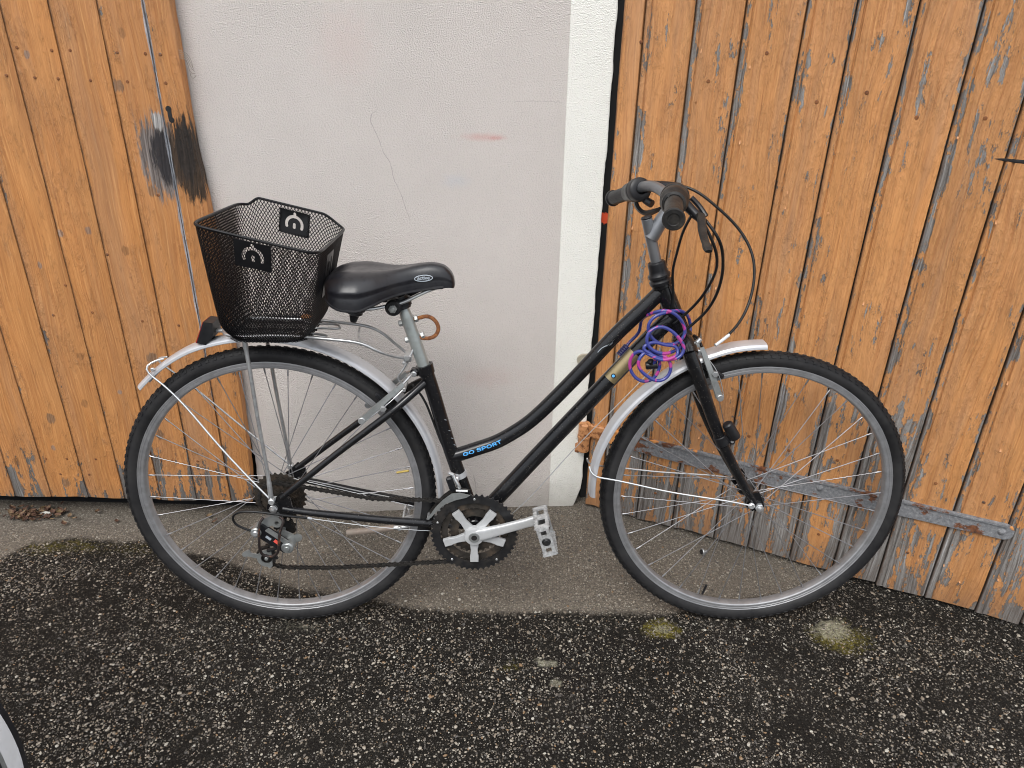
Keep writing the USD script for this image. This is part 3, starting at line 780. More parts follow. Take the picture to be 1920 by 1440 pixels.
def wheel(name, u, steer, rear):
    wp = group_part(bike, name, (u, 0, R), -steer)
    # tyre: casing, a raised band of tread and rows of knobs
    a = np.linspace(-2.55, 2.55, 27)
    prof = [(R - .019 + .0178 * math.cos(k) * (1.0 if abs(k) > .5 else .985), .0178 * math.sin(k)) for k in a]
    t = MB().add(lathe(prof, (0, 0, 0), LAT, 128, closed=True))
    n = 118
    for k in range(n):
        th = 2 * np.pi * k / n
        for row, (phi, dth, lx, ly) in enumerate(((-.98, 0, .0088, .0062), (.98, .5, .0088, .0062), (-.36, .5, .0100, .0048), (.36, 0, .0100, .0048), (-.72, .25, .0055, .003), (.72, .75, .0055, .003))):
            tt = th + dth * 2 * np.pi / n
            rad = np.array([math.cos(tt), 0, math.sin(tt)]); tan = np.array([-math.sin(tt), 0, math.cos(tt)])
            nrm = rad * math.cos(phi) + LAT * math.sin(phi); side = np.cross(nrm, tan)
            yaw = .5 * (1 if phi > 0 else -1) if row in (2, 3) else 0
            xa = tan * math.cos(yaw) + side * math.sin(yaw); ya = np.cross(nrm, xa)
            c = rad * (R - .019) + nrm * .0176
            q = np.array([[sx, sy, sz] for sz in (-1, 1) for sy in (-1, 1) for sx in (-1, 1)], float)
            q[:, :2] *= np.where(q[:, 2:] > 0, .82, 1.0)
            vv = c + q[:, :1] * xa * lx / 2 + q[:, 1:2] * ya * ly / 2 + q[:, 2:] * nrm * .0013
            t.add((vv, np.array([[4, 5, 7, 6], [0, 1, 5, 4], [1, 3, 7, 5], [3, 2, 6, 7], [2, 0, 4, 6]])))
    t.build("tyre", M_tyre, wp, smooth=30)
    rim = [(.3145, .0105), (.3145, .0125), (.3125, .0128), (.3117, .0122), (.3078, .0120), (.3072, .0112), (.3066, .0119), (.3015, .0116), (.2992, .0102), (.2975, .0060), (.2968, .0)]
    rim = rim + [(a, -b) for a, b in rim[-2::-1]]
    MB().add(lathe(rim, (0, 0, 0), LAT, 128, closed=True)).build("rim", M_rim, wp, smooth=25)
    fl = (.019, -.034) if rear else (.033, -.033)
    fr = .021 if rear else .018
    hub = MB()
    hub.add(lathe([(1e-5, -.05), (.008, -.05), (.012, -.046), (.012, fl[1] - .004), (fr + .004, fl[1] - .002), (fr + .004, fl[1] + .002), (.0115, fl[1] + .006), (.0105, 0), (.0115, fl[0] - .006), (fr + .004, fl[0] - .002), (fr + .004, fl[0] + .002), (.012, fl[0] + .004), (.012, .045), (.008, .05), (1e-5, .05)], (0, 0, 0), LAT, 28))
    hub.build("hub", M_ring if not rear else M_grey, wp)
    ax = .082 if rear else .066
    MB().add(cyl(LAT * -ax, LAT * ax, .0045, 12)).build("axle", M_steel, wp)
    for k in range(36):
        side = k % 2; kk = k // 2
        sg = 1 if kk % 2 else -1
        th = 2 * np.pi * (k + .25) / 36
        hth = th + sg * math.radians(66)
        w0 = fl[side] + (.0022 if kk % 2 else -.0022)
        p0 = np.array([fr * math.cos(hth), -w0, fr * math.sin(hth)])
        p1 = np.array([.2965 * math.cos(th), -.0025 * (1 if side == 0 else -1), .2965 * math.sin(th)])
        dd = unit(p1 - p0)
        m = MB().add(tube([p0, p1 - dd * .012], .00098, 6)).add(tube([p1 - dd * .014, p1 - dd * .0015], .0019, 6))
        m.build("spoke", M_spoke, wp, smooth=True)
    return wp


rw = wheel("wheel", 0, 0, True)
fw_ = wheel("wheel", WB, STEER, False)
th = math.atan2(.055, .287)
for wp, th in ((rw, math.atan2(.055, .287)), (fw_, math.atan2(-.29, -.082))):
    d_ = np.array([math.cos(th), 0, math.sin(th)])
    MB().add(cyl(d_ * .262, d_ * .291, .0028, 10)).build("valve", M_brass if wp == rw else M_black, wp)


def gear(teeth, rt, depth, inner, spokes=0, thick=.002):
    a = np.arange(teeth * 8) * 2 * np.pi / (teeth * 8)
    ph = np.arange(teeth * 8) % 8
    r = rt - depth * np.array([1, .85, .35, 0, 0, .35, .85, 1])[ph]
    p = Polygon(np.stack([r * np.cos(a), r * np.sin(a)], 1))
    return p.difference(Point(0, 0).buffer(inner, 32))


def disc_at(poly, u, v, w, thick, mb=None, rot=0.0):
    """A plate cut to the polygon, facing the street, its outer face at lateral w."""
    if rot:
        poly = affinity.rotate(poly, math.degrees(rot), origin=(0, 0))
    V, F = extrude(poly, thick)
    vv = np.stack([V[:, 0] + u, V[:, 1] + v, V[:, 2] + w - thick], 1)
    mb = mb or MB()
    return mb.add((K(vv), F))


# cassette on the rear wheel (in the wheel's own frame)
for k, (tth, w) in enumerate(zip((13, 15, 17, 19, 21, 24, 28), np.linspace(.0465, .0225, 7))):
    rt = tth * .0127 / (2 * np.pi) + .003
    V, F = extrude(gear(tth, rt, .0045, .014 if k < 4 else .018), .0018)
    MB().add((np.stack([V[:, 0], -(V[:, 2] + w - .0018), V[:, 1]], 1), F)).build("sprocket", M_cass, rw, smooth=20)
MB().add(lathe([(1e-5, .05), (.010, .05), (.0145, .047), (.0145, .02)], (0, 0, 0), LAT, 20)).build("lock_ring", M_grey, rw)

# frame -------------------------------------------------
fr = MB()
BB = (.433, -.0735)
ST0, ST1 = np.array([.326, .303]), np.array([BB[0], BB[1]])
sp2 = lambda pts, n=40: spline([(a, b, 0) for a, b in pts], n)
fr.add(tube(K(sp2([tuple(ST0), (.338, .262), (.379, .106), (.4225, -.035), BB], 30)), .0155, 22))
top = sp2([(.815, .473), (.776, .430), (.732, .383), (.692, .335), (.649, .283), (.605, .232), (.572, .196), (.543, .169), (.514, .148), (.479, .127), (.438, .111), (.404, .0985), (.384, .092)], 60)
fr.add(tube(K(top), .0158, 24))
down = sp2([(.840, .417), (.731, .289), (.653, .194), (.563, .084), (.477, -.022), BB], 30)
fr.add(tube(K(down), .0178, 24))
fr.add(tube(K(sp2([(.812, .492), (.835, .447), (.870, .374)], 8)), .0188, 24))
for c_, dv in (((.8145, .487), 1), ((.868, .378), -1)):
    e = unit(K(.812, .492, 0) - K(.870, .374, 0))
    fr.add(cyl(K(*c_, 0) - e * .006, K(*c_, 0) + e * .006, .0212, 24, .002))
fr.add(cyl(K(*BB, -.036), K(*BB, .036), .0215, 28, .002))
for s_ in (1, -1):
    fr.add(tube(spline(K(np.array([(.326, .270, .012 * s_), (.300, .250, .030 * s_), (.268, .225, .045 * s_), (.206, .176, .052 * s_), (.15, .132, .056 * s_), (.069, .066, .064 * s_), (.018, .024, .068 * s_)])), 30), np.linspace(.0082, .0066, 30), 14))
    fr.add(tube(spline(K(np.array([(.018, -.004, .068 * s_), (.06, -.012, .066 * s_), (.141, -.027, .058 * s_), (.25, -.045, .048 * s_), (.34, -.058, .038 * s_), (.425, -.072, .022 * s_)])), 30), np.linspace(.0075, .0098, 30), 14))
    dp = unary_union([Point(0, 0).buffer(.012), Polygon([(-.006, .008), (.020, .034), (.034, .022), (.038, -.014), (.016, -.016), (-.010, -.012)])]).buffer(.003)
    if s_ == 1:
        dp = unary_union([dp, LineString([(0, 0), (.002, -.022)]).buffer(.009)])
    disc_at(dp, 0, 0, .0715 * s_ + (.003 if s_ < 0 else 0), .005, fr)
fp = fr.build("frame", M_frame, bike, smooth=40)
# printing on the top tube, following its curve
tm = meshkit.text_mesh("GO SPORT", .0072, .0006, bold=True)
tv = np.array(tm.vertices); wd = tv[:, 0].max()
sx = .0915 / wd
ax_ = top[::-1, :2]; al_ = np.r_[0, np.cumsum(np.linalg.norm(np.diff(ax_, axis=0), axis=1))]
s_ = tv[:, 0] * sx + .0245; h_ = tv[:, 1] - .0005
tg = np.gradient(ax_, axis=0); tg /= np.linalg.norm(tg, axis=1, keepdims=True)
tx_, ty_ = np.interp(s_, al_, tg[:, 0]), np.interp(s_, al_, tg[:, 1])
uu = np.interp(s_, al_, ax_[:, 0]) - h_ * ty_; vv_ = np.interp(s_, al_, ax_[:, 1]) + h_ * tx_
wl = np.sqrt(.0158 ** 2 - np.clip(h_, -.014, .014) ** 2) + .0003 + tv[:, 2]
MB().add((K(np.stack([uu, vv_, wl], 1)), np.array(tm.faces))).build("lettering", M_blue, fp, smooth=False)
# small worn decals on the seat tube
dm = MB()
for (a, b, l) in ((.343, .222, .006), (.352, .20, .004), (.3575, .186, .006), (.366, .16, .005), (.372, .142, .007), (.377, .126, .006)):
    dm.add(tube(K(np.array([(a + .010, b, .0125), (a + .0135, b - l * .5, .0095)])), .0007, 4))
dm.build("worn_decal", M_pale, fp)
# gold badge wrapped round the down tube
dn = unit([.731 - .653, .289 - .194, 0]); pn = np.array([-dn[1], dn[0], 0])
bc0, bc1 = np.array([.722, .2785, 0]), np.array([.772, .3395, 0])
ph = np.linspace(-.55, 1.15, 16)
vv = np.array([[b_ + (pn * math.sin(p) + np.array([0, 0, 1]) * math.cos(p)) * .0183 for p in ph] for b_ in (bc0 + dn * .003 * 0, *np.linspace(bc0 + dn * .004, bc1, 4))])
i, j = np.meshgrid(np.arange(4), np.arange(15), indexing="ij")
MB().add((K(vv.reshape(-1, 3)), np.stack([i * 16 + j, i * 16 + j + 1, (i + 1) * 16 + j + 1, (i + 1) * 16 + j], -1).reshape(-1, 4))).build("gold_badge", M_gold, fp, smooth=True)
cb = bc0 + dn * .013 + (pn * .30 + np.array([0, 0, 1]) * .954) * .0186; nb = pn * .30 + np.array([0, 0, 1]) * .954
nK = K(nb) - K(np.zeros(3))
MB().add(lathe([(1e-5, .0006), (.0030, .0006), (.0030, .0003)], K(cb), nK, 20)).build("blue_emblem", M_blue, fp)
MB().add(lathe([(.0034, .0003), (.0034, .0007), (.0050, .0007), (.0052, .0)], K(cb), nK, 20)).build("emblem_ring", M_black, fp)
# scuffs on the top tube
sc = MB()
for pts in ([(.690, .3435, .0147), (.700, .3545, .0148), (.712, .361, .0150), (.722, .372, .0150)], [(.706, .3575, .0149), (.715, .360, .0149), (.7195, .3655, .015)]):
    sc.add(tube(spline(K(np.array(pts)), 10), .0008, 5))
sc.build("paint_scratch", M_pale, fp)
# head tube's pale front sticker
sv = []
e = unit([.870 - .812, .374 - .492, 0]); q_ = np.array([-e[1], e[0], 0])
for t_ in (0.012, .03, .048):
    c_ = np.array([.812, .492, 0]) + e * t_
    sv.append([c_ + (q_ * math.cos(p) + np.array([0, 0, 1]) * math.sin(p)) * .0192 for p in np.linspace(-.9, .75 - t_ * 12, 8)])
i, j = np.meshgrid(np.arange(2), np.arange(7), indexing="ij")
MB().add((K(np.array(sv).reshape(-1, 3)), np.stack([i * 8 + j, i * 8 + j + 1, (i + 1) * 8 + j + 1, (i + 1) * 8 + j], -1).reshape(-1, 4))).build("silver_sticker", M_mud, fp, smooth=True)
# seat clamp collar
e = unit(K(*ST0, 0) - K(.338, .262, 0))
cl = MB().add(lathe([(.0145, -.016), (.0182, -.016), (.0186, -.004), (.0192, -.002), (.0192, .004), (.0145, .0045)], K(*ST0, 0), e, 28))
cl.add(cbox((.02, .022, .016), K(.306, .291, 0), .004))
cp = cl.build("seat_clamp", M_frame, bike)
MB().add(cyl(K(.304, .290, .010), K(.304, .290, .016), .0062, 16, .0015)).build("clamp_bolt", M_steel, cp)

# headset, stem, handlebar ------------------------------
hx = lambda t_: K(np.array([.812, .492, 0]) + (np.array([.772, .621, 0]) - np.array([.812, .492, 0])) * t_)
e = unit(hx(1) - hx(0))
MB().add(lathe([(.0165, -.006), (.0225, -.003), (.0232, .003), (.0205, .006), (.0205, .009), (.0228, .011), (.0228, .016), (.0195, .020), (.0185, .026), (.0185, .040), (.0165, .043), (.0112, .044)], hx(0), e, 30)).build("headset", M_black, bike)
st_ = MB().add(cyl(hx(.30), hx(.985), .0112, 24, .001))
clampc = np.array([.826, .654, 0])
st_.add(tube(spline(K(np.array([(.784, .580, 0), (.797, .606, 0), (.812, .631, 0), tuple(clampc)])), 14), np.linspace(.0150, .0140, 14), 22))
st_.add(cyl(K(*clampc[:2], -.021), K(*clampc[:2], .021), .0185, 26, .003))
sp_ = st_.build("stem", M_stem, bike)
MB().add(cyl(hx(.985), hx(1.018), .0118, 22, .002)).build("stem_cap", M_black, sp_)
barp = spline(K(np.array([(.749, .622, -.285), (.763, .640, -.20), (.776, .660, -.145), (.798, .671, -.10), (.815, .664, -.055), (.826, .655, -.02), (.826, .655, .02), (.816, .668, .055), (.802, .681, .10), (.791, .682, .145), (.776, .675, .20), (.757, .663, .285)])), 90)
hb = MB().add(tube(barp, .0112, 20)).build("handlebar", M_stem, bike)


def along(p0, p1, prof, n=28):
    p0, p1 = np.asarray(p0, float), np.asarray(p1, float); L_ = np.linalg.norm(p1 - p0)
    return lathe([(r_, h_ * L_) for r_, h_ in prof], p0, p1 - p0, n)


for sgn, p0, p1, p2 in ((1, (.793, .6795, .132), (.777, .6745, .195), (.756, .662, .292)), (-1, (.782, .662, -.125), (.767, .647, -.185), (.748, .621, -.290))):
    p0, p1, p2 = K(*p0), K(*p1), K(*p2)
    prof = [(.0113, 0), (.019, 0), (.0245, .05), (.0258, .12), (.0258, .28), (.0238, .32), (.0238, .36), (.0250, .40)]
    if sgn > 0:
        prof += [(.0250, .72), (.0225, .80), (.0205, .97), (.0160, 1.0)]
    else:
        prof += [(.0235, .55), (.0215, .70), (.0205, .97), (.0160, 1.0)]
    m = MB().add(along(p0, p1, prof))
    MB_ = m.build("shifter", M_grip if sgn > 0 else M_black, hb)
    ng = 16
    prof = [(.0148, 0)]
    for k in range(ng):
        prof += [(.0158, (k + .15) / ng * .9), (.0158, (k + .6) / ng * .9), (.0148, (k + .75) / ng * .9)] if sgn < 0 else [(.0156, (k + .5) / ng * .9)]
    prof += [(.0165, .92), (.0185, .94), (.0188, .97), (.0168, 1.0), (.0105, 1.0), (.0092, .985), (1e-5, .98)]
    MB().add(along(p1, p2, prof)).build("grip", M_grip if sgn > 0 else M_black, hb)
# brake levers: bracket with clamp, and blade
lm = MB()
lm.add(tube(spline(K(np.array([(.800, .680, .118), (.818, .662, .128), (.836, .645, .140), (.846, .636, .150)])), 10), [.011, .011, .0105, .010, .0095, .009, .009, .008, .0075, .007], 12))
lm.add(tube(spline(K(np.array([(.826, .676, .118), (.842, .660, .125), (.852, .645, .135)])), 8), .005, 10))
lp = lm.build("brake_lever", M_black, hb)
sec = np.array([(1.25, 0), (.9, .5), (0, .62), (-.9, .5), (-1.25, 0), (-.9, -.5), (0, -.62), (.9, -.5)])
MB().add(tube(spline(K(np.array([(.838, .650, .148), (.836, .644, .165), (.832, .632, .19), (.829, .618, .225), (.829, .605, .255)])), 18), np.r_[np.linspace(.0065, .0058, 15), .0066, .0068, .005], section=sec)).build("blade", M_grip, lp)
lm = MB()
lm.add(tube(spline(K(np.array([(.790, .668, -.118), (.815, .669, -.125), (.840, .670, -.128), (.858, .670, -.130)])), 10), np.linspace(.013, .0068, 10), 12))
lm.add(tube(spline(K(np.array([(.783, .655, -.145), (.793, .640, -.135), (.806, .632, -.120)])), 8), .0085, 10))
lp2 = lm.build("brake_lever", M_black, hb)
MB().add(tube(spline(K(np.array([(.775, .640, -.150), (.780, .622, -.146), (.793, .611, -.140), (.806, .615, -.118), (.818, .626, -.092), (.828, .634, -.080)])), 22), np.r_[np.linspace(.0085, .0075, 10), np.linspace(.007, .0032, 12)], section=sec)).build("blade", M_black, lp2)
MB().add(cyl(K(.856, .670, -.130), K(.868, .669, -.131), .0058, 14, .001)).build("cable_adjuster", M_bright, lp2)
# control cables
for pts, r_ in (([(.866, .669, -.131), (.878, .667, -.125), (.935, .634, -.10), (.985, .590, -.085), (1.016, .535, -.06), (1.020, .495, -.045), (1.004, .431, -.02), (.965, .390, .015), (.938, .372, .030)], .0031),
                ([(.850, .640, .138), (.872, .612, .150), (.897, .565, .12), (.913, .505, .07), (.902, .440, .035), (.872, .400, .022), (.845, .372, .022)], .0031),
                ([(.846, .634, .150), (.868, .596, .150), (.887, .553, .12), (.893, .515, .08), (.885, .470, .045), (.862, .430, .025), (.842, .408, .020)], .0029),
                ([(.824, .648, .142), (.822, .610, .10), (.824, .560, .06), (.829, .510, .026), (.836, .468, .020), (.838, .44, .0195)], .0028)):
    MB().add(tube(spline(K(np.array(pts)), 60), r_, 8)).build("cable", M_cable, bike, smooth=True)
MB().add(tube(spline(K(np.array([(.961, .386, .018), (.944, .376, .027), (.930, .368, .034)])), 8), .0038, 10)).build("cable_end", M_bright, bike)
MB().add(tube(spline(K(np.array([(.846, .372, -.019), (.75, .262, -.004), (.62, .105, -.004), (.505, -.032, .004), (.47, -.062, .01)]) + np.array([.018, -.016, 0])), 30), .0009, 6)).build("bare_cable", M_steel, bike)
MB().add(tube(spline(K(np.array([(.300, .262, .004), (.318, .238, .004), (.338, .19, .004), (.350, .155, .006), (.357, .135, .008), (.364, .118, .008)])), 20), .0026, 8)).build("cable", M_cable, bike, smooth=True)

# fork --------------------------------------------------
fk = MB()
fk.add(tube(spline(K(np.array([(.876, .352, -.047), (.873, .366, -.030), (.870, .372, 0), (.873, .366, .030), (.876, .352, .047)])), 20), .0175, 16))
for s_ in (1, -1):
    fk.add(tube(spline(K(np.array([(.874, .357, .045 * s_), (.888, .325, .049 * s_), (.910, .275, .050 * s_), (.945, .196, .050 * s_), (.991, .108, .050 * s_), (1.027, .049, .051 * s_), (1.055, .006, .053 * s_)])), 40), np.linspace(.0152, .0088, 40), 18))
    disc_at(unary_union([Point(0, 0).buffer(.0105), Polygon([(-.020, .030), (-.004, .034), (.010, .004), (-.012, -.010), (-.026, .004)])]).buffer(.002), WB, 0, .0565 * s_ + (.004 if s_ < 0 else 0), .005, fk)
fkp = fk.build("fork", M_frame, bike, smooth=40)
for s_ in (1, -1):
    MB().add(cyl(K(WB, 0, .0565 * s_), K(WB, 0, .066 * s_), .0095, 6, .001)).add(lathe([(1e-5, .0095 + .004), (.004, .0095 + .003), (.0055, .0095)], K(WB, 0, .0565 * s_), LAT * s_, 14)).build("axle_nut", M_bright, fkp)
    MB().add(cyl(K(0, 0, .0715 * s_), K(0, 0, .080 * s_), .0095, 6, .001)).add(lathe([(1e-5, .0085 + .006), (.004, .0085 + .005), (.006, .0085)], K(0, 0, .0715 * s_), LAT * s_, 14)).build("axle_nut", M_steel, bike)
# lamp bracket clamped on the fork blade
lb = MB().add(cyl(K(.9585, .1705, .05), K(.9690, .1505, .05), .0150, 20, .001)).add(cbox((.028, .008, .012), K(.978, .163, .058), .003, trimesh.transformations.rotation_matrix(.5, [0, 1, 0])[:3, :3]))
lbp = lb.build("lamp_bracket", M_black, bike)
MB().add(lathe([(1e-5, 0), (.009, 0), (.0115, .003), (.0122, .018), (.0122, .036), (.011, .041), (1e-5, .042)], K(.966, .204, .062), unit(K(.992, .166, .062) - K(.966, .204, .062)), 20)).build("bracket_stub", M_black, lbp)
MB().add(lathe([(1e-5, .002), (.003, .002), (.0038, 0)], K(.983, .162, .063), LAT, 12)).build("screw", M_bright, lbp)

# mudguards ---------------------------------------------
def mudguard(cu, cv, th, rad, half, ridge, name, flare=None):
    """An arched strip; half = half width, ridge = how far the crown stands above the edges."""
    th = np.radians(np.asarray(th)); n = 70
    a = np.linspace(th[0], th[-1], n); r_ = np.interp(a, th, rad) if th[0] < th[-1] else np.interp(-a, -th, rad)
    sec = np.array([(-1, -1), (-.97, -.62), (-.80, -.22), (-.52, -.03), (0, 0), (.52, -.03), (.80, -.22), (.97, -.62), (1, -1)])
    outer = [[(cu + (r0_ + y_ * ridge) * math.cos(t_), cv + (r0_ + y_ * ridge) * math.sin(t_), x_ * half) for x_, y_ in sec] for t_, r0_ in zip(a, r_)]
    inner = [[(cu + (r0_ + y_ * ridge - .0012) * math.cos(t_), cv + (r0_ + y_ * ridge - .0012) * math.sin(t_), x_ * (half - .0007)) for x_, y_ in sec] for t_, r0_ in zip(a, r_)]
    ring = np.concatenate([np.array(outer), np.array(inner)[:, ::-1]], 1)
    ns = ring.shape[1]
    i, j = np.meshgrid(np.arange(n - 1), np.arange(ns), indexing="ij")
    q = np.stack([i * ns + j, i * ns + (j + 1) % ns, (i + 1) * ns + (j + 1) % ns, (i + 1) * ns + j], -1).reshape(-1, 4)
    m = MB().add((K(ring.reshape(-1, 3)), q if th[0] < th[-1] else q[:, ::-1]))
    for k in (0, n - 1):
        qq = [[s, s + 1, ns - 2 - s, ns - 1 - s] for s in range(8)]
        m.add((K(ring[k]), np.array(qq)))
    return m.build(name, M_mud, bike, smooth=30)


rm = mudguard(0, 0, [-14, 5, 16, 44, 66, 90, 100, 115, 136.5], [.364, .363, .363, .366, .370, .373, .376, .380, .378], .024, .011, "mudguard")
fm = mudguard(WB, 0, [93, 103, 112, 122, 134, 150, 165, 180], [.368, .371, .371, .371, .372, .377, .378, .372], .0235, .011, "mudguard")
# stays
MB().add(tube(spline(K(np.array([(-.002, .026, .081), (-.02, .046, .078), (-.12, .162, .055), (-.225, .280, .032), (-.240, .295, .030), (-.243, .304, .028), (-.236, .312, .022), (-.214, .318, .008)])), 50), .0021, 8)).build("mudguard_stay", M_bright, rm, smooth=True)
MB().add(tube(spline(K(np.array([(-.002, .026, -.081), (-.12, .162, -.055), (-.225, .280, -.032), (-.242, .300, -.028), (-.214, .316, -.008)])), 40), .0021, 8)).build("mudguard_stay", M_bright, rm, smooth=True)
MB().add(cyl(K(-.232, .300, .0235), K(-.232, .300, .029), .004, 12)).build("stay_bolt", M_bright, rm)
for s_ in (1, -1):
    MB().add(tube(spline(K(np.array([(1.045, .006, .064 * s_), (1.02, .0105, .062 * s_), (.858, .031, .046 * s_), (.720, .054, .030 * s_), (.700, .0585, .0275 * s_), (.690, .067, .024 * s_), (.6865, .078, .020 * s_)])), 40), .0021, 8)).build("mudguard_stay", M_bright, fm, smooth=True)
    MB().add(cyl(K(1.045, .006, .0605 * s_), K(1.045, .006, .069 * s_), .0072, 14, .002)).build("stay_bolt", M_bright, fm)
MB().add(cbox((.022, .02, .012), K(.894, .349, .018), .002)).build("mudguard_bracket", M_steel, fm)

# brakes -----------------------------------------------
def brake(name, piv, topp, w, cable_top, dirn, pad):
    """Linear pull arms with pads, springs and the noodle between their tops."""
    bp_ = group_part(bike, name)
    piv, topp = np.array(piv, float), np.array(topp, float)
    for s_ in (1, -1):
        P0, P1 = np.array([*piv, w * s_]), np.array([*topp, (w - .012) * s_])
        mid = P0 * .55 + P1 * .45; mid[2] += .004 * s_
        sec_ = np.array([(1, .0), (.8, .55), (-.8, .55), (-1, 0), (-.8, -.55), (.8, -.55)])
        MB().add(tube(spline(K(np.array([P0, mid, P1])), 14), np.linspace(.0085, .0052, 14), section=sec_, up=LAT)).build("arm", M_grey, bp_)
        MB().add(cyl(K(P0 - [0, 0, .012 * s_]), K(P0 + [0, 0, .008 * s_]), .0075, 14, .001)).build("pivot_bolt", M_steel, bp_)
        pc = P0 * .52 + P1 * .48; pc = np.array([pc[0] + dirn[0], pc[1] + dirn[1], .0195 * s_])
        t_ = np.array([-pad[1], 0, pad[0]])
        RR = np.stack([unit([pad[0], 0, pad[1]]), LAT, unit(np.cross([pad[0], 0, pad[1]], LAT))], 1)
        MB().add(cbox((.058, .010, .011), K(pc), .003, RR)).build("brake_pad", M_black, bp_)
        MB().add(cyl(K(pc), K(pc[0], pc[1], (w + .006) * s_), .0042, 10)).add(cyl(K(pc[0], pc[1], (w + .002) * s_), K(pc[0], pc[1], (w + .008) * s_), .0068, 6)).build("pad_bolt", M_steel, bp_)
        sp0 = P0 + np.array([.008, 0, .004 * s_])
        MB().add(tube(spline(K(np.array([sp0, (sp0 + P1) / 2 + [.010, 0, .003 * s_], P1 + [.002, -.01, 0]])), 14), .0009, 6)).build("spring", M_steel, bp_)
    return bp_


b1 = brake("brake", (.952, .253), (.905, .360), .036, None, (.006, .002), (.86, -.5))
MB().add(tube(spline(K(np.array([(.905, .362, .024), (.900, .374, .006), (.896, .374, -.012), (.903, .362, -.024)])), 14), .0030, 8)).build("noodle", M_black, b1)
MB().add(cyl(K(.893, .372, .030), K(.899, .381, .030), .0048, 12)).build("cable_bolt", M_bright, b1)
b2 = brake("brake", (.196, .198), (.284, .276), .045, None, (.004, -.010), (.64, -.77))
MB().add(tube(spline(K(np.array([(.276, .268, .033), (.292, .284, .024), (.302, .292, .004), (.296, .286, -.018), (.284, .277, -.032)])), 16), .0030, 8)).build("noodle", M_steel, b2)
MB().add(cbox((.010, .07, .010), K(.283, .262, 0), .002)).build("noodle_boot", M_steel, b2)

# seat post, shackle, saddle -----------------------------
sa, sb = np.array([.326, .300, 0]), np.array([.2855, .432, 0])
e = unit(K(sb) - K(sa)); Ls = np.linalg.norm(sb - sa)
spp = MB().add(lathe([(1e-5, -.03), (.0132, -.03), (.0132, Ls * .83), (.0128, Ls * .86), (.0110, Ls * .97), (.0110, Ls + .014), (1e-5, Ls + .014)], K(sa), e, 28)).build("seatpost", M_post, bike)
MB().add(tube(spline(K(np.array([(.300, .404, 0), (.322, .411, 0), (.334, .413, 0), (.348, .406, 0), (.3565, .388, 0), (.350, .372, 0), (.338, .366, 0), (.314, .368, 0)])), 40), .0042, 12)).build("shackle", M_rust, spp, smooth=True, label="rusty U shaped shackle")
nt = MB()
for c_, d0 in (((.296, .403), 1), ((.308, .3675), 1)):
    ex = unit([math.cos(.30), math.sin(.30), 0]); c_ = np.array([*c_, 0])
    nt.add(cyl(K(c_ + ex * .0128), K(c_ + ex * .020), .0072, 6, .001)).add(cyl(K(c_ - ex * .0128), K(c_ - ex * .022), .0068, 6, .001))
nt.build("shackle_nut", M_grey, spp)

sd = group_part(bike, "saddle")
us = np.array([.138, .144, .158, .180, .205, .232, .258, .285, .315, .345, .368, .383, .390, .392])
hw = np.array([.050, .074, .092, .104, .106, .094, .070, .046, .0315, .0265, .0245, .0205, .014, .006])
tp = np.array([.498, .505, .5125, .5180, .5195, .5180, .5165, .5180, .5225, .5255, .5215, .5100, .4970, .4850])
bt = np.array([.478, .464, .455, .4490, .4480, .4555, .4640, .4690, .4725, .4765, .4790, .4785, .4770, .4790])
dip = np.array([.002, .005, .007, .008, .008, .007, .005, .003, .001, 0, 0, 0, 0, 0])
N_ = 46
uf = np.interp(np.linspace(0, 1, N_) ** 1.0, np.linspace(0, 1, len(us)), us)
from scipy.interpolate import PchipInterpolator
ip = lambda y: PchipInterpolator(us, y)(uf)
H, T_, B_, D_ = ip(hw), ip(tp), ip(bt), ip(dip)
M_ = 40
rings = []
for u_, h, t_, b_, d_ in zip(uf, H, T_, B_, D_):
    a = np.linspace(0, np.pi, M_)      # over the top, from the near side to the far side
    x_ = np.sign(np.cos(a)) * np.abs(np.cos(a)) ** .62 * h
    y_ = b_ + (t_ - b_) * np.abs(np.sin(a)) ** .78 - d_ * np.exp(-(x_ / (h * .38 + 1e-4)) ** 2)
    tuck = np.where(np.abs(np.cos(a)) > .93, .95, 1.0)
    top_ = np.stack([np.full(M_, u_), y_, x_ * tuck], 1)
    bot_ = np.stack([np.full(8, u_), np.full(8, b_ + .006), np.linspace(-h * .86, h * .86, 8)], 1)
    rings.append(np.vstack([top_, bot_]))
rings = np.array(rings); ns = rings.shape[1]
i, j = np.meshgrid(np.arange(N_ - 1), np.arange(ns), indexing="ij")
q = np.stack([i * ns + j, i * ns + (j + 1) % ns, (i + 1) * ns + (j + 1) % ns, (i + 1) * ns + j], -1).reshape(-1, 4)
sm = MB().add((K(rings.reshape(-1, 3)), q[:, ::-1]))
for k, fl_ in ((0, 1), (N_ - 1, 0)):
    a = np.arange(ns); t = np.stack([np.full(ns, ns), a, (a + 1) % ns], 1)
    sm.add((K(np.vstack([rings[k], rings[k].mean(0)])), t if fl_ else t[:, ::-1]))
sm.build("cover", M_saddle, sd, smooth=50)
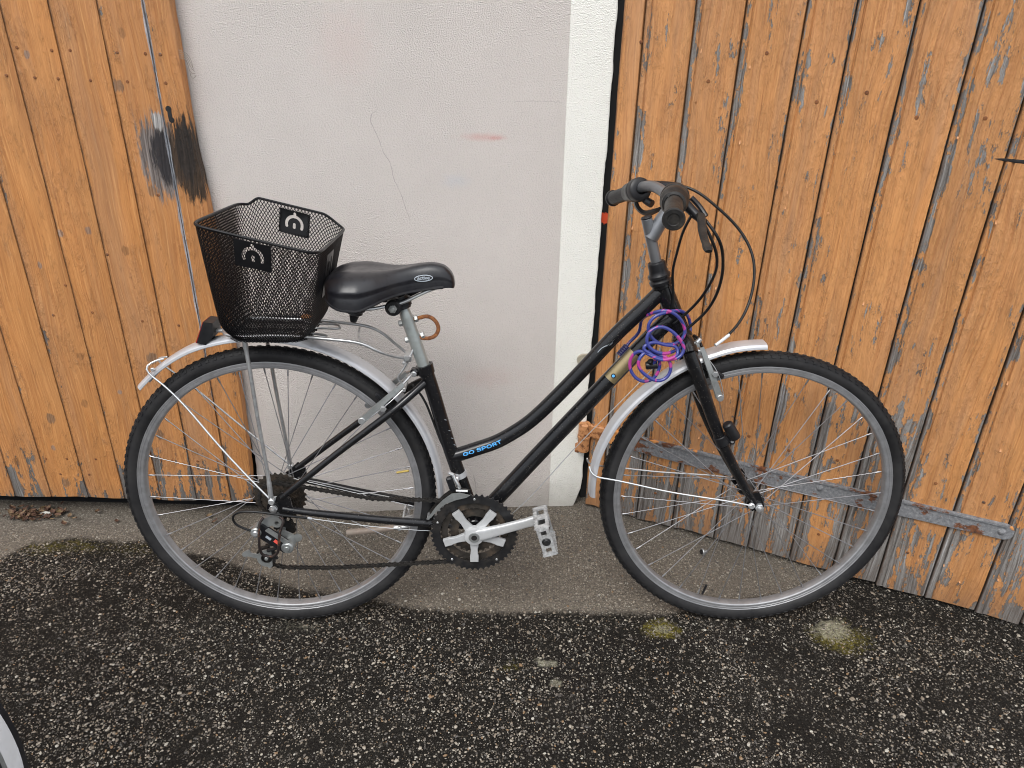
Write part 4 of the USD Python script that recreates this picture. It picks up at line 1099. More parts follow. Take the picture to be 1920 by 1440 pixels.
# rim seam under the cover, springs, rails and clamp
pan = MB()
for s_ in (1, -1):
    pts = [(u_, b_ + .001, s_ * (h * .93)) for u_, h, b_ in zip(uf[3:36], H[3:36], B_[3:36])]
    pan.add(tube(K(np.array(pts)), .0032, 8))
pan.add(tube(spline(K(np.array([(.185, .452, .09), (.172, .456, .04), (.170, .457, 0), (.172, .456, -.04), (.185, .452, -.09)])), 20), .0035, 8))
pan.build("base_rim", M_black, sd)
for s_ in (1, -1):
    pr = [(1e-5, 0), (.024, 0), (.026, .004), (.022, .008), (.023, .012), (.019, .016), (.020, .020), (.0155, .024), (.016, .028), (.010, .032), (.006, .046), (1e-5, .048)]
    MB().add(lathe(pr, K(.203, .463, .062 * s_), K(.198, .440, .062 * s_) - K(.203, .463, .062 * s_), 24)).build("bumper_spring", M_black, sd)
    MB().add(tube(spline(K(np.array([(.372, .481, .006 * s_), (.345, .474, .018 * s_), (.315, .461, .0215 * s_), (.285, .447, .0215 * s_), (.255, .440, .0225 * s_), (.225, .437, .035 * s_), (.205, .441, .052 * s_)])), 36), .0036, 10)).build("rail", M_steel if s_ > 0 else M_black, sd)
ck = MB().add(cyl(K(.268, .437, -.030), K(.268, .437, .030), .0165, 24, .003)).add(lathe([(.0125, 0), (.0172, 0), (.0172, .026), (.0125, .026)], K(.2855, .430, 0), e, 24, closed=True)).add(cyl(K(.284, .452, 0), K(.287, .436, 0), .017, 20))
ckp = ck.build("clamp", M_black, sd)
MB().add(cyl(K(.268, .437, .030), K(.268, .437, .037), .0088, 6, .001)).add(cyl(K(.268, .437, .037), K(.268, .437, .041), .0052, 12, .001)).build("clamp_nut", M_grey, ckp)
# oval emblem pressed into the nose
oc = np.array([.331, .4995]); od = .17
wn = float(np.interp(.331, us, hw)) * .985
ell = lambda a, b: Polygon([(a * math.cos(t_), b * math.sin(t_)) for t_ in np.linspace(0, 2 * np.pi, 40, endpoint=False)])
def on_nose(V, F, nme, mat, off):
    du, dv = V[:, 0] * math.cos(od * .3) - V[:, 1] * math.sin(od * .3), V[:, 0] * math.sin(od * .3) + V[:, 1] * math.cos(od * .3)
    u_, v_ = oc[0] + du, oc[1] + dv
    hh = np.interp(u_, uf, H); tt_ = np.interp(u_, uf, T_); bb_ = np.interp(u_, uf, B_)
    sn = np.clip((v_ - bb_) / (tt_ - bb_), 0.02, .999) ** (1 / .78)
    w_ = hh * np.sqrt(1 - sn ** 2) ** .62
    MB().add((K(np.stack([u_, v_, w_ + off + V[:, 2]], 1)), F)).build(nme, mat, sd, smooth=False)
V, F = extrude(ell(.0185, .0066).difference(ell(.0168, .0050)), .0006); on_nose(V, F, "emblem_ring", M_pale, .0008)
V, F = extrude(ell(.0168, .0050), .0004); on_nose(V, F, "emblem_field", M_black, .0006)
tm = meshkit.text_mesh("active", .0062, .0005, True); V = np.array(tm.vertices); V[:, 0] -= V[:, 0].mean(); V[:, 0] *= .024 / np.ptp(V[:, 0]); V[:, 1] -= .0026
on_nose(V, np.array(tm.faces), "lettering", M_pale, .0011)

# rear rack ---------------------------------------------
rk = group_part(bike, "luggage_rack")
for s_ in (1, -1):
    MB().add(tube(spline(K(np.array([(-.066, .386, .050 * s_), (-.05, .386, .060 * s_), (.02, .386, .061 * s_), (.10, .384, .060 * s_), (.165, .378, .058 * s_), (.214, .368, .057 * s_), (.234, .357, .055 * s_), (.262, .340, .038 * s_), (.290, .326, .016 * s_)])), 50), .0034, 10)).build("side_rail", M_steel, rk, smooth=True)
    MB().add(tube(spline(K(np.array([(-.024, .383, .0655 * s_), (-.022, .36, .0665 * s_), (-.012, .20, .072 * s_), (-.002, .06, .078 * s_), (-.001, .026, .080 * s_)])), 40), np.r_[np.full(3, .0055), np.linspace(.0042, .0040, 32), np.full(5, .0052)], 10)).build("stay", M_steel, rk, smooth=True)
    MB().add(cyl(K(.0005, .023, .072 * s_), K(.0005, .023, .088 * s_), .0066, 14, .001)).build("stay_bolt", M_bright, rk)
MB().add(tube(spline(K(np.array([(-.066, .386, .050), (-.075, .386, .03), (-.077, .386, 0), (-.075, .386, -.03), (-.066, .386, -.050)])), 20), .0034, 10)).build("cross_bar", M_steel, rk)
for u_ in (-.05, .02, .10, .195):
    v_ = float(np.interp(u_, [.1, .165, .2], [.382, .376, .371]))
    MB().add(tube(K(np.array([(u_ + .01, v_ - .003, .058), (u_ - .004, v_ - .003, 0), (u_ - .012, v_ - .003, -.058)])), .0026, 8)).build("cross_bar", M_steel, rk)
for pts in ([(.07, .383, -.05), (.105, .384, -.035), (.150, .386, -.012), (.153, .385, -.004), (.128, .384, -.002), (.10, .383, -.004), (.085, .383, .006), (.082, .383, .018), (.10, .383, .030), (.128, .383, .040), (.136, .383, .047), (.128, .383, .052), (.085, .383, .052)],):
    MB().add(tube(spline(K(np.array(pts)), 60), .0024, 8)).build("spring_clip", M_steel, rk, smooth=True)
bk = MB().add(cbox((.016, .040, .014), K(.293, .326, 0), .002)).add(cyl(K(.293, .331, .022), K(.293, .331, .03), .006, 6)).add(cyl(K(.286, .320, -.03), K(.286, .320, .03), .0036, 10))
bk.add(tube(spline(K(np.array([(.304, .343, .008), (.296, .325, .012), (.276, .292, .014), (.271, .282, .012), (.276, .270, .010)])), 14), .0022, 8))
bk.build("bracket", M_steel, rk)
rf = Polygon([(-.117, .402), (-.136, .357), (-.118, .353), (-.100, .372), (-.098, .400)])
V, F = extrude(rf, .046); rp_ = MB().add((K(np.stack([V[:, 0], V[:, 1], V[:, 2] - .023], 1)), F)).build("tail_reflector", M_black, rk, smooth=20)
V, F = extrude(Polygon([(-.1185, .402), (-.1385, .357), (-.1365, .3565), (-.1170, .4025)]), .042); MB().add((K(np.stack([V[:, 0], V[:, 1], V[:, 2] - .021], 1)), F)).build("red_lens", M_reflector, rp_, smooth=20)
MB().add(cbox((.05, .014, .006), K(-.08, .378, 0), .001)).build("reflector_bracket", M_steel, rk)

# drivetrain --------------------------------------------
cr = group_part(bike, "crankset")
for teeth, rt, inn, w, mt in ((48, .0985, .076, .0525, M_ring), (38, .0785, .060, .0465, M_worn), (28, .0590, .036, .0400, M_worn)):
    gp = gear(teeth, rt, .0050, inn)
    if teeth == 48:
        for k in range(5):
            a_ = math.radians(54 + 72 * k)
            gp = gp.union(LineString([(.068 * math.cos(a_), .068 * math.sin(a_)), (.078 * math.cos(a_), .078 * math.sin(a_))]).buffer(.008))
    disc_at(gp, *BB, w, .0028, rot=.03).build("chainring", mt, cr, smooth=20)
sp5 = Point(0, 0).buffer(.0225)
for k in range(5):
    a_ = math.radians(54 + 72 * k); ca, sa_ = math.cos(a_), math.sin(a_)
    pts = [(.010, -.0115), (.040, -.0075), (.052, -.0085), (.056, -.0098), (.071, -.0092), (.071, .0092), (.056, .0098), (.052, .0085), (.040, .0075), (.010, .0115)]
    sp5 = sp5.union(Polygon([(x_ * ca - y_ * sa_, x_ * sa_ + y_ * ca) for x_, y_ in pts]))
sp5 = sp5.buffer(.0025).buffer(-.0035).buffer(.001)
sm_ = MB(); disc_at(sp5, *BB, .0610, .0055, sm_); disc_at(sp5.buffer(-.0016), *BB, .0624, .0016, sm_)
sm_.add(lathe([(.012, .060), (.0225, .060), (.0225, .0655), (.0205, .0700), (.012, .0715)], K(*BB, 0), LAT, 30))
sm_.build("spider", M_alloy, cr, smooth=30)
th = math.radians(19.5); ex, ey = np.array([math.cos(th), math.sin(th), 0]), np.array([-math.sin(th), math.cos(th), 0])
sec8 = np.array([(math.copysign(abs(math.cos(a)) ** .5, math.cos(a)), math.copysign(abs(math.sin(a)) ** .5, math.sin(a))) for a in np.arange(16) * np.pi / 8 + .2])
ca_ = MB(); pl_ = []
for t_, hwid, thk, w_ in ((.008, .0150, .0070, .0655), (.03, .0135, .0068, .0680), (.07, .0115, .0062, .0715), (.12, .0105, .0058, .0745), (.140, .0118, .0060, .0755), (.150, .0118, .0060, .0758), (.157, .0085, .0055, .0758)):
    pl_.append([np.array([*BB, w_]) + ex * t_ + ey * s[0] * hwid + np.array([0, 0, 1]) * s[1] * thk for s in sec8])
pl_ = np.array(pl_); ns = 16
i, j = np.meshgrid(np.arange(6), np.arange(ns), indexing="ij")
q = np.stack([i * ns + j, i * ns + (j + 1) % ns, (i + 1) * ns + (j + 1) % ns, (i + 1) * ns + j], -1).reshape(-1, 4)
ca_.add((K(pl_.reshape(-1, 3)), q))
for k in (0, 6):
    a = np.arange(ns); ca_.add((K(np.vstack([pl_[k], pl_[k].mean(0)])), np.stack([np.full(ns, ns), a, (a + 1) % ns], 1)))
ca_.build("crank_arm", M_alloy, cr, smooth=40)
MB().add(lathe([(.0065, .0705), (.0125, .0705), (.0125, .0725), (.0118, .0735), (.0065, .0735)], K(*BB, 0), LAT, 24)).build("bolt_cap", M_grey, cr)
MB().add(cyl(K(*BB, .060), K(*BB, .0708), .0115, 20)).build("crank_bolt", M_ring, cr)
for k in range(5):
    a_ = math.radians(54 + 72 * k + 36)
    MB().add(cyl(K(BB[0] + .086 * math.cos(a_), BB[1] + .086 * math.sin(a_), .050), K(BB[0] + .086 * math.cos(a_), BB[1] + .086 * math.sin(a_), .0545), .0028, 10)).build("ring_pin", M_steel, cr)
# the far crank, mirrored
MB().add(tube(K(np.array([[*BB, -.055], np.array([*BB, -.066]) - ex * .03, np.array([*BB, -.074]) - ex * .12, np.array([*BB, -.075]) - ex * .150])), [.016, .013, .011, .010], 14)).build("crank_arm", M_alloy, cr)


def pedal(c0, tilt, s_):
    """A serrated alloy cage pedal around its axle; c0 = where the axle leaves the crank."""
    pp = group_part(bike, "pedal")
    a = np.array([math.cos(tilt), math.sin(tilt)]); b = np.array([-a[1], a[0]])
    c0 = np.array(c0, float)
    loc = lambda x_, y_, w_: K(c0[0] + a[0] * x_ + b[0] * y_, c0[1] + a[1] * x_ + b[1] * y_, c0[2] + s_ * w_)
    MB().add(cyl(loc(0, 0, -.004), loc(0, 0, .095), .0062, 14)).add(lathe([(1e-5, .0), (.012, .002), (.0125, .03), (.0095, .045), (.0115, .06), (.0115, .085), (1e-5, .086)], loc(0, 0, .004), LAT * s_, 20)).build("axle_body", M_ring, pp)
    for x_ in (-.034, .034):     # serrated long plates
        pts = [(0.006, -.0125)] + [(w_, (-.0125 if k % 2 else -.0165)) for k, w_ in enumerate(np.linspace(.008, .088, 17))] + [(.09, -.0125), (.09, .0125)] + [(w_, (.0125 if k % 2 else .0165)) for k, w_ in enumerate(np.linspace(.088, .008, 17))] + [(.006, .0125)]
        hole = unary_union([sbox(.018, -.006, .038, .006), sbox(.056, -.006, .076, .006)]).buffer(.002)
        V, F = extrude(Polygon(pts).difference(hole), .004)
        MB().add((np.array([loc(x_ + z_ - .002, y_, w_) for w_, y_, z_ in V]), F)).build("cage_plate", M_pedal, pp, smooth=20)
    for w_ in (.006, .089):      # end plates
        ep = sbox(-.034, -.0125, .034, .0125).buffer(.001).difference(unary_union([Point(0, 0).buffer(.0095), sbox(-.027, -.006, -.015, .006), sbox(.015, -.006, .027, .006)]))
        V, F = extrude(ep, .005)
        MB().add((np.array([loc(x_, y_, w_ - .0025 + z_) for x_, y_, z_ in V]), F)).build("end_plate", M_pedal, pp, smooth=20)
    MB().add(cyl(loc(0, 0, .090), loc(0, 0, .093), .0088, 18)).build("dust_cap", M_ring, pp)


ce = np.array([*BB, .082]) + ex * .148
pedal((ce[0] + .012, ce[1] + .006, ce[2]), math.radians(107), 1)
ce2 = np.array([*BB, -.082]) - ex * .148
pedal(ce2, math.radians(15), -1)

# chain: links along the taut and slack runs
def arc(c, r_, a0, a1, n, w0, w1=None):
    a = np.radians(np.linspace(a0, a1, n)); w1 = w0 if w1 is None else w1
    return [(c[0] + r_ * math.cos(t_), c[1] + r_ * math.sin(t_), w_) for t_, w_ in zip(a, np.linspace(w0, w1, n))]


mid_r = 38 * .0127 / (2 * np.pi); sp_r = 21 * .0127 / (2 * np.pi)
jock, idler = (.008, -.070), (-.035, -.142)
path = arc((0, 0), sp_r, 250, 96, 22, .0335) + [(.21, .006, .040)] + arc(BB, mid_r, 93, -95, 30, .0450) + [(.25, -.163, .044), (.10, -.174, .042), (.0, -.174, .040), (-.02, -.168, .040)] + arc(idler, .0215, -100, -250, 10, .040) + arc(jock, .0215, -30, 60, 8, .037, .036) + [(.016, -.049, .035)]
path = np.array(path)
seg = np.r_[0, np.cumsum(np.linalg.norm(np.diff(path, axis=0), axis=1))]
nl = int(seg[-1] / .0127)
sam = np.stack([np.interp(np.arange(nl + 1) * .0127, seg, path[:, k]) for k in range(3)], 1)
chn = MB()
link = unary_union([Point(0, 0).buffer(.0042, 5), Point(.0127, 0).buffer(.0042, 5), sbox(0, -.0026, .0127, .0026)])
LV, LF = extrude(link, .0011)
for k in range(nl):
    p0, p1 = sam[k], sam[k + 1]; d_ = p1 - p0; L_ = np.hypot(d_[0], d_[1]) + 1e-9; c_, s_ = d_[0] / L_, d_[1] / L_
    off = .0034 if k % 2 else .0020
    for w_ in (off, -off - .0011):
        vv = np.stack([p0[0] + LV[:, 0] * c_ - LV[:, 1] * s_, p0[1] + LV[:, 0] * s_ + LV[:, 1] * c_, p0[2] + LV[:, 0] / .0127 * d_[2] + w_ + LV[:, 2]], 1)
        chn.add((K(vv), LF))
    chn.add(tube(K(np.array([p0 - [0, 0, .0045], p0 + [0, 0, .0045]])), .0022, 6))
chn.build("chain", M_chain, bike, smooth=20)

# rear derailleur
rd = group_part(bike, "rear_derailleur")
MB().add(cyl(K(.004, -.018, .066), K(.004, -.018, .082), .0085, 18, .002)).build("hanger_bolt", M_grey, rd)
up_ = unary_union([LineString([(-.024, -.034), (.002, -.022)]).buffer(.011), Point(.006, -.030).buffer(.012)]).buffer(-.002).buffer(.002)
disc_at(up_.difference(Point(.006, -.031).buffer(.0048)), 0, 0, .083, .014).build("body", M_grey, rd, smooth=30)
MB().add(cyl(K(-.038, -.050, .062), K(-.038, -.050, .094), .0115, 20, .002)).build("barrel", M_grey, rd)
disc_at(Polygon([(-.044, -.052), (-.026, -.034), (.034, -.084), (.018, -.099)]).buffer(.003), 0, 0, .090, .010).build("parallelogram", M_black, rd, smooth=25)
disc_at(Polygon([(-.016, -.044), (-.010, -.040), (.030, -.072), (.025, -.078)]).buffer(.001), 0, 0, .0935, .004).build("link", M_grey, rd, smooth=25)
disc_at(affinity.rotate(sbox(-.002, -.0775, .011, -.0700), -42), 0, 0, .0915, .0006).build("red_label", M_red, rd)
disc_at(affinity.rotate(sbox(-.019, -.0660, -.006, -.0605), -42), 0, 0, .0915, .0006).build("pale_label", M_pale, rd)
MB().add(cyl(K(.026, -.088, .060), K(.026, -.088, .095), .0135, 22, .003)).add(cyl(K(.026, -.088, .095), K(.026, -.088, .098), .006, 12)).build("knuckle", M_grey, rd)
MB().add(cyl(K(-.038, -.050, .094), K(-.038, -.050, .097), .006, 12)).build("pivot_pin", M_bright, rd)
disc_at(unary_union([LineString([(.008, -.070), (.026, -.080)]).buffer(.013), LineString([(.026, -.085), (.044, -.078)]).buffer(.009)]), 0, 0, .068, .004).build("cage_plate", M_grey, rd, smooth=25)
cg_ = unary_union([Point(0, 0).buffer(.021), Polygon([(-.010, .020), (.008, .026), (.020, -.010), (.006, -.026), (-.016, -.010)]), LineString([(-.012, .004), (-.044, .012)]).buffer(.0050), LineString([(-.040, .016), (-.047, .011)]).buffer(.006)])
cg_ = affinity.translate(cg_.difference(Point(0, 0).buffer(.0125)).intersection(sbox(-.1, -.1, .012, .1)), *idler)
disc_at(cg_, 0, 0, .054, .003).build("cage_plate", M_grey, rd, smooth=25)
for c_ in (jock, idler):
    disc_at(gear(11, .0235, .0045, .004), *c_, .042, .0045).build("jockey_wheel", M_ring, rd, smooth=20)
    MB().add(cyl(K(*c_, .034), K(*c_, .056), .0042, 12)).build("pulley_bolt", M_grey, rd)
MB().add(tube(spline(K(np.array([(.021, -.083, .064), (.000, -.105, .060), (-.030, -.120, .054)])), 10), .0042, 8)).build("cage_arm", M_black, rd)
MB().add(tube(spline(K(np.array([(-.018, -.012, .092), (-.024, -.020, .096), (-.027, -.05, .106), (-.028, -.085, .106), (-.024, -.097, .104), (-.010, -.103, .102), (.004, -.097, .103), (.013, -.07, .105), (.021, -.030, .098), (.024, -.018, .094), (.016, -.010, .090)])), 60), .0030, 8)).build("guard_wire", M_rustwire, rd, smooth=True, label="rusty wire guard round the rear gear")
MB().add(tube(spline(K(np.array([(.075, -.020, .080), (.03, -.008, .090), (-.01, .001, .094), (-.044, .0045, .094), (-.070, .001, .093), (-.082, -.010, .092), (-.080, -.026, .091), (-.066, -.038, .090), (-.046, -.048, .089)])), 50), .0027, 10)).build("cable", M_cable, bike, smooth=True)
MB().add(cyl(K(.072, -.019, .080), K(.082, -.0225, .079), .0034, 10)).build("cable_end", M_steel, bike)
MB().add(tube(spline(K(np.array([(.082, -.0225, .078), (.20, -.048, .066), (.33, -.073, .045), (.40, -.092, .02)])), 16), .0008, 5)).build("bare_cable", M_steel, bike)

# front derailleur
fd = group_part(bike, "front_derailleur")
MB().add(lathe([(.0158, -.006), (.0182, -.006), (.0182, .006), (.0158, .006)], K(.397, .047, 0), unit(K(*ST0, 0) - K(*ST1, 0)), 28, closed=True)).add(cbox((.012, .02, .012), K(.392, .049, .022), .002)).build("clamp_band", M_mud, fd)
MB().add(cbox((.014, .014, .036), K(.381, .038, .030), .003, trimesh.transformations.rotation_matrix(-.3, [0, 1, 0])[:3, :3])).build("body", M_black, fd)
MB().add(tube(spline(K(np.array([(.386, .060, .028), (.390, .050, .032), (.396, .040, .034), (.400, .030, .034)])), 8), .0042, 8)).add(cyl(K(.376, .064, .026), K(.388, .060, .030), .004, 8)).add(tube(K(np.array([(.392, .027, .040), (.418, .026, .040)])), .003, 6)).build("link", M_steel, fd)
cage = [(.330, -.036), (.338, -.030), (.352, -.012), (.370, .004), (.392, .014), (.415, .020)]
lo = [(.424, .026), (.402, .032), (.384, .030), (.364, .014), (.348, -.004), (.334, -.026), (.327, -.034)]
for w_ in (.0595, .0355):
    disc_at(Polygon(cage + lo), 0, 0, w_, .0016).build("cage_plate", M_chain if w_ < .05 else M_grey, fd, smooth=20)
MB().add(cyl(K(.331, -.034, .034), K(.331, -.034, .0595), .003, 8)).build("cage_pin", M_steel, fd)

# kickstand folded along the far side
ks = MB().add(tube(spline(K(np.array([(.30, -.092, -.050), (.278, -.124, -.056), (.250, -.130, -.060), (.228, -.132, -.060)])), 16), .0058, 12)).build("kickstand", M_steel, bike)
MB().add(tube(spline(K(np.array([(.238, -.131, -.060), (.18, -.139, -.061), (.124, -.147, -.062)])), 10), np.r_[np.linspace(.0072, .0080, 9), .0070], 14)).build("leg", M_kick, ks)
MB().add(cyl(K(.252, -.128, -.056), K(.252, -.128, -.048), .005, 12)).build("bolt", M_bright, ks)

# ------------------------------------------------------------------ basket on the rack
ca, sa = math.cos(BPSI), math.sin(BPSI)
bas = thing("basket", "black wire mesh basket with emblem plates riding on the rear rack", "basket", (BX, BY, 0), BPSI, -LEAN)


def rrect(t_, cx, hx, hy, rc):
    """Point at fraction t_ of a rounded rectangle's outline (u, w), starting at the near left corner and running along the near side."""
    p = sbox(cx - hx + rc, -hy + rc, cx + hx - rc, hy - rc).buffer(rc, 12).exterior
    return p


def bas_pt(s_, t_):
    """s_: 0..1 round the basket, t_: 0 at the floor's edge to 1 at the rim."""
    t_ = np.clip(t_, 0, 1)
    hx = .091 + .020 * t_; hy = .108 + .036 * t_; cx = .025 + .016 * t_
    c, s = np.cos(2 * np.pi * s_), np.sin(2 * np.pi * s_)
    k = 4.2 + 5.5 * t_
    rr = (np.abs(c / hx) ** k + np.abs(s / hy) ** k) ** (-1 / k)
    u_, w_ = cx + rr * c, rr * s
    rise = np.clip((u_ + .058) / .03, 0, 1); rise = rise * rise * (3 - 2 * rise)
    fall = np.clip((.150 - u_) / .05, 0, 1); fall = fall * fall * (3 - 2 * fall)
    rim = .612 - .047 * (u_ + .06) / .205 + .019 * rise * fall * np.clip((-w_ - .08) / .05, 0, 1)
    v_ = .390 + (rim - .390) * t_
    fold = np.clip(1 - t_ / .17, 0, 1)
    return np.stack([u_ - (u_ - cx) * .20 * fold ** 2.4, v_ - .010 * fold + .004, w_ * (1 - .20 * fold ** 2.4)], -1)


NS, NT = 270, 42
wm = MB()
tri = np.array([(.62, -.36), (-.62, -.36), (0, .72)])
allv, allf, cnt = [], [], 0


def strands(P, dirs, r_):
    """Thin three sided bars between point arrays a -> b."""
    global cnt
    a, b = P, dirs
    d_ = b - a; L_ = np.linalg.norm(d_, axis=1, keepdims=True); d_ = d_ / (L_ + 1e-12)
    x_ = np.cross(d_, np.where(np.abs(d_[:, 1:2]) < .9, [[0, 1.0, 0]], [[1.0, 0, 0]])); x_ /= np.linalg.norm(x_, axis=1, keepdims=True) + 1e-12
    y_ = np.cross(d_, x_)
    ring = [x_ * c_[0] + y_ * c_[1] for c_ in tri]
    v = np.stack([a + k * r_ for k in ring] + [b + k * r_ for k in ring], 1)
    n_ = len(a); base = (np.arange(n_) * 6)[:, None, None]
    f_ = np.array([[0, 1, 4], [0, 4, 3], [1, 2, 5], [1, 5, 4], [2, 0, 3], [2, 3, 5]])[None] + base
    return v.reshape(-1, 3), f_.reshape(-1, 3)


ii, tt = np.meshgrid(np.arange(NS), np.arange(NT), indexing="ij")
even = (ii + tt) % 2 == 0
arcs = np.linspace(0, 1, 4001)
pp = bas_pt(arcs, np.full(4001, .6)); al = np.r_[0, np.cumsum(np.linalg.norm(np.diff(pp, axis=0), axis=1))]; al /= al[-1]
sfrac = lambda k: np.interp((k % NS) / NS, al, arcs)
for dk in (1, -1):
    a = K(bas_pt(sfrac(ii[even]), tt[even] / NT)); b = K(bas_pt(sfrac(ii[even] + dk), (tt[even] + 1) / NT))
    um, vm, wmid = (a[:, 0] + b[:, 0]) / 2, (a[:, 2] + b[:, 2]) / 2 - R, -(a[:, 1] + b[:, 1]) / 2
    hid = np.zeros(len(a), bool)
    for sg_, uc_, vc_, sl_ in ((1, .035, .564, -.22), (-1, .041, .577, -.24)):
        hid |= (wmid * sg_ > .08) & (np.abs(um - uc_ - .1 * (vm - vc_)) < .029) & (np.abs(vm - vc_ - sl_ * (um - uc_)) < .0225)
    wm.add(strands(a[~hid], b[~hid], .00142))
# floor mesh
gu, gw = np.meshgrid(np.arange(-.064, .114, .0036), np.arange(-.100, .101, .0040), indexing="ij")
ev = (np.add.outer(np.arange(gu.shape[0]), np.arange(gu.shape[1])) % 2) == 0
for du in (1, -1):
    a = np.stack([gu[ev], np.full(ev.sum(), .3825), gw[ev]], 1); b = a + [.0036 * du, 0, .0040]
    ok = (np.abs((b[:, 0] - .026) / .080) ** 5 + np.abs(b[:, 2] / .093) ** 5 < 1) & (np.abs((a[:, 0] - .026) / .080) ** 5 + np.abs(a[:, 2] / .093) ** 5 < 1)
    wm.add(strands(K(a[ok]), K(b[ok]), .00125))
wm.build("wire_mesh", M_wire, bas, smooth=False, kind="stuff")
s_ = sfrac(np.arange(0, NS + .01, 1.0))
loop = K(bas_pt(s_, np.ones(len(s_)))); loop[-1] = loop[0]
MB().add(tube(loop, .0028, 10, cap=False)).build("rim_wire", M_wire, bas, smooth=True)
loop = K(bas_pt(s_, np.full(len(s_), .0))); loop[-1] = loop[0]
MB().add(tube(loop, .0022, 8, cap=False)).build("base_wire", M_wire, bas, smooth=True)
for w_ in (-.05, .0, .05):
    MB().add(tube(K(np.array([(-.056, .381, w_), (.106, .381, w_)])), .0022, 8)).build("floor_wire", M_wire, bas)
# emblem plates: the sign is cut out of the plate
arcm = LineString([(.0165 * math.cos(t_), -.004 + .0165 * math.sin(t_)) for t_ in np.linspace(math.radians(-18), math.radians(198), 24)]).buffer(.0030)
sign = unary_union([arcm, LineString([(0, .012), (0, .0185)]).buffer(.0028), LineString([(0, -.0035), (0, -.0095)]).buffer(.0030)])
plate = sbox(-.031, -.0245, .031, .0235).buffer(.001)
def on_side(V, sgn, uc, vc, slope, off):
    out = []
    for x_, y_, z_ in V:
        u_ = uc + x_ + .10 * y_; v_ = vc + y_ + slope * x_
        t_ = np.clip((v_ - .390) / .20, 0, 1)
        hy = .108 + .036 * t_; hx = .090 + .016 * t_; cx = .026 + .019 * t_; k = 4.2 + 5.5 * t_
        w_ = hy * (1 - np.abs((u_ - cx) / hx) ** k) ** (1 / k)
        out.append((u_, v_, sgn * (w_ + off + z_)))
    return K(np.array(out))
for sgn, uc, vc in ((1, .035, .564), (-1, .041, .577)):
    dv = plate.difference(sign)
    m = trimesh.creation.extrude_polygon(dv, .0012, engine="earcut")
    V, F = trimesh.remesh.subdivide(np.array(m.vertices), np.array(m.faces))
    MB().add((on_side(V, sgn, uc, vc, -.22 if sgn > 0 else -.24, .0008), F)).build("emblem_plate", M_wire, bas, smooth=20, label="black plate with a cut out arch emblem")
# hook plate on the front wall of the basket
hk = sbox(-.030, -.052, .030, .030).difference(unary_union([sbox(-.022, -.046, -.012, .022), Point(.008, .006).buffer(.011), sbox(.004, -.044, .012, -.012)])).buffer(.0015)
V, F = extrude(hk, .003)
t_ = np.clip((V[:, 1] + .505 - .394) / .18, 0, 1)
MB().add((K(np.stack([.025 + .016 * t_ + .091 + .020 * t_ + .001 + V[:, 2], V[:, 1] + .515, V[:, 0] + .015], 1)), F)).build("hook_plate", M_wire, bas, smooth=20)
M_leaf = simple("dead_leaf", (.24, .10, .03), .7, 0, .4, 120)


def leaf(c, size, rz, curl, mat, name, label, grp=None):
    n = 9; t_ = np.linspace(0, 1, n); wv = np.sin(np.pi * t_ ** .8) * .36
    v = []
    for k in range(n):
        for s in (-1, -.5, 0, .5, 1):
            v.append((t_[k] - .5, s * wv[k], curl * ((s * wv[k]) ** 2 * 2.0 + .8 * (t_[k] - .5) ** 2)))
    v = np.array(v) * size
    i, j = np.meshgrid(np.arange(n - 1), np.arange(4), indexing="ij")
    f_ = np.stack([i * 5 + j, (i + 1) * 5 + j, (i + 1) * 5 + j + 1, i * 5 + j + 1], -1).reshape(-1, 4)
    f_ = np.vstack([f_[:, [0, 1, 2]], f_[:, [0, 2, 3]]])
    v2 = v + [0, 0, .0006]
    V = np.vstack([v, v2]); F = np.vstack([f_[:, ::-1], f_ + len(v)])
    T = trimesh.transformations.rotation_matrix(rz, [0, 0, 1]); T[:3, 3] = c
    p = child_path("/World", name)
    m = usdkit.mesh(stage, p, (V @ T[:3, :3].T + T[:3, 3], F), mat, smooth=True)
    tag(m.GetPrim(), label, "leaf", grp)


def to_world(q):
    """A point of the bicycle's frame in the world."""
    cl_, sl_ = math.cos(-LEAN), math.sin(-LEAN); x_, y_, z_ = q
    y2, z2 = y_ * cl_ - z_ * sl_, y_ * sl_ + z_ * cl_
    return np.array([BX + ca * x_ - sa * y2, BY + sa * x_ + ca * y2, z2])


leaf(to_world(K(.075, .389, -.055)), .034, .4, .7, M_leaf, "dead_leaf", "rust brown dead leaf lying inside the black basket")

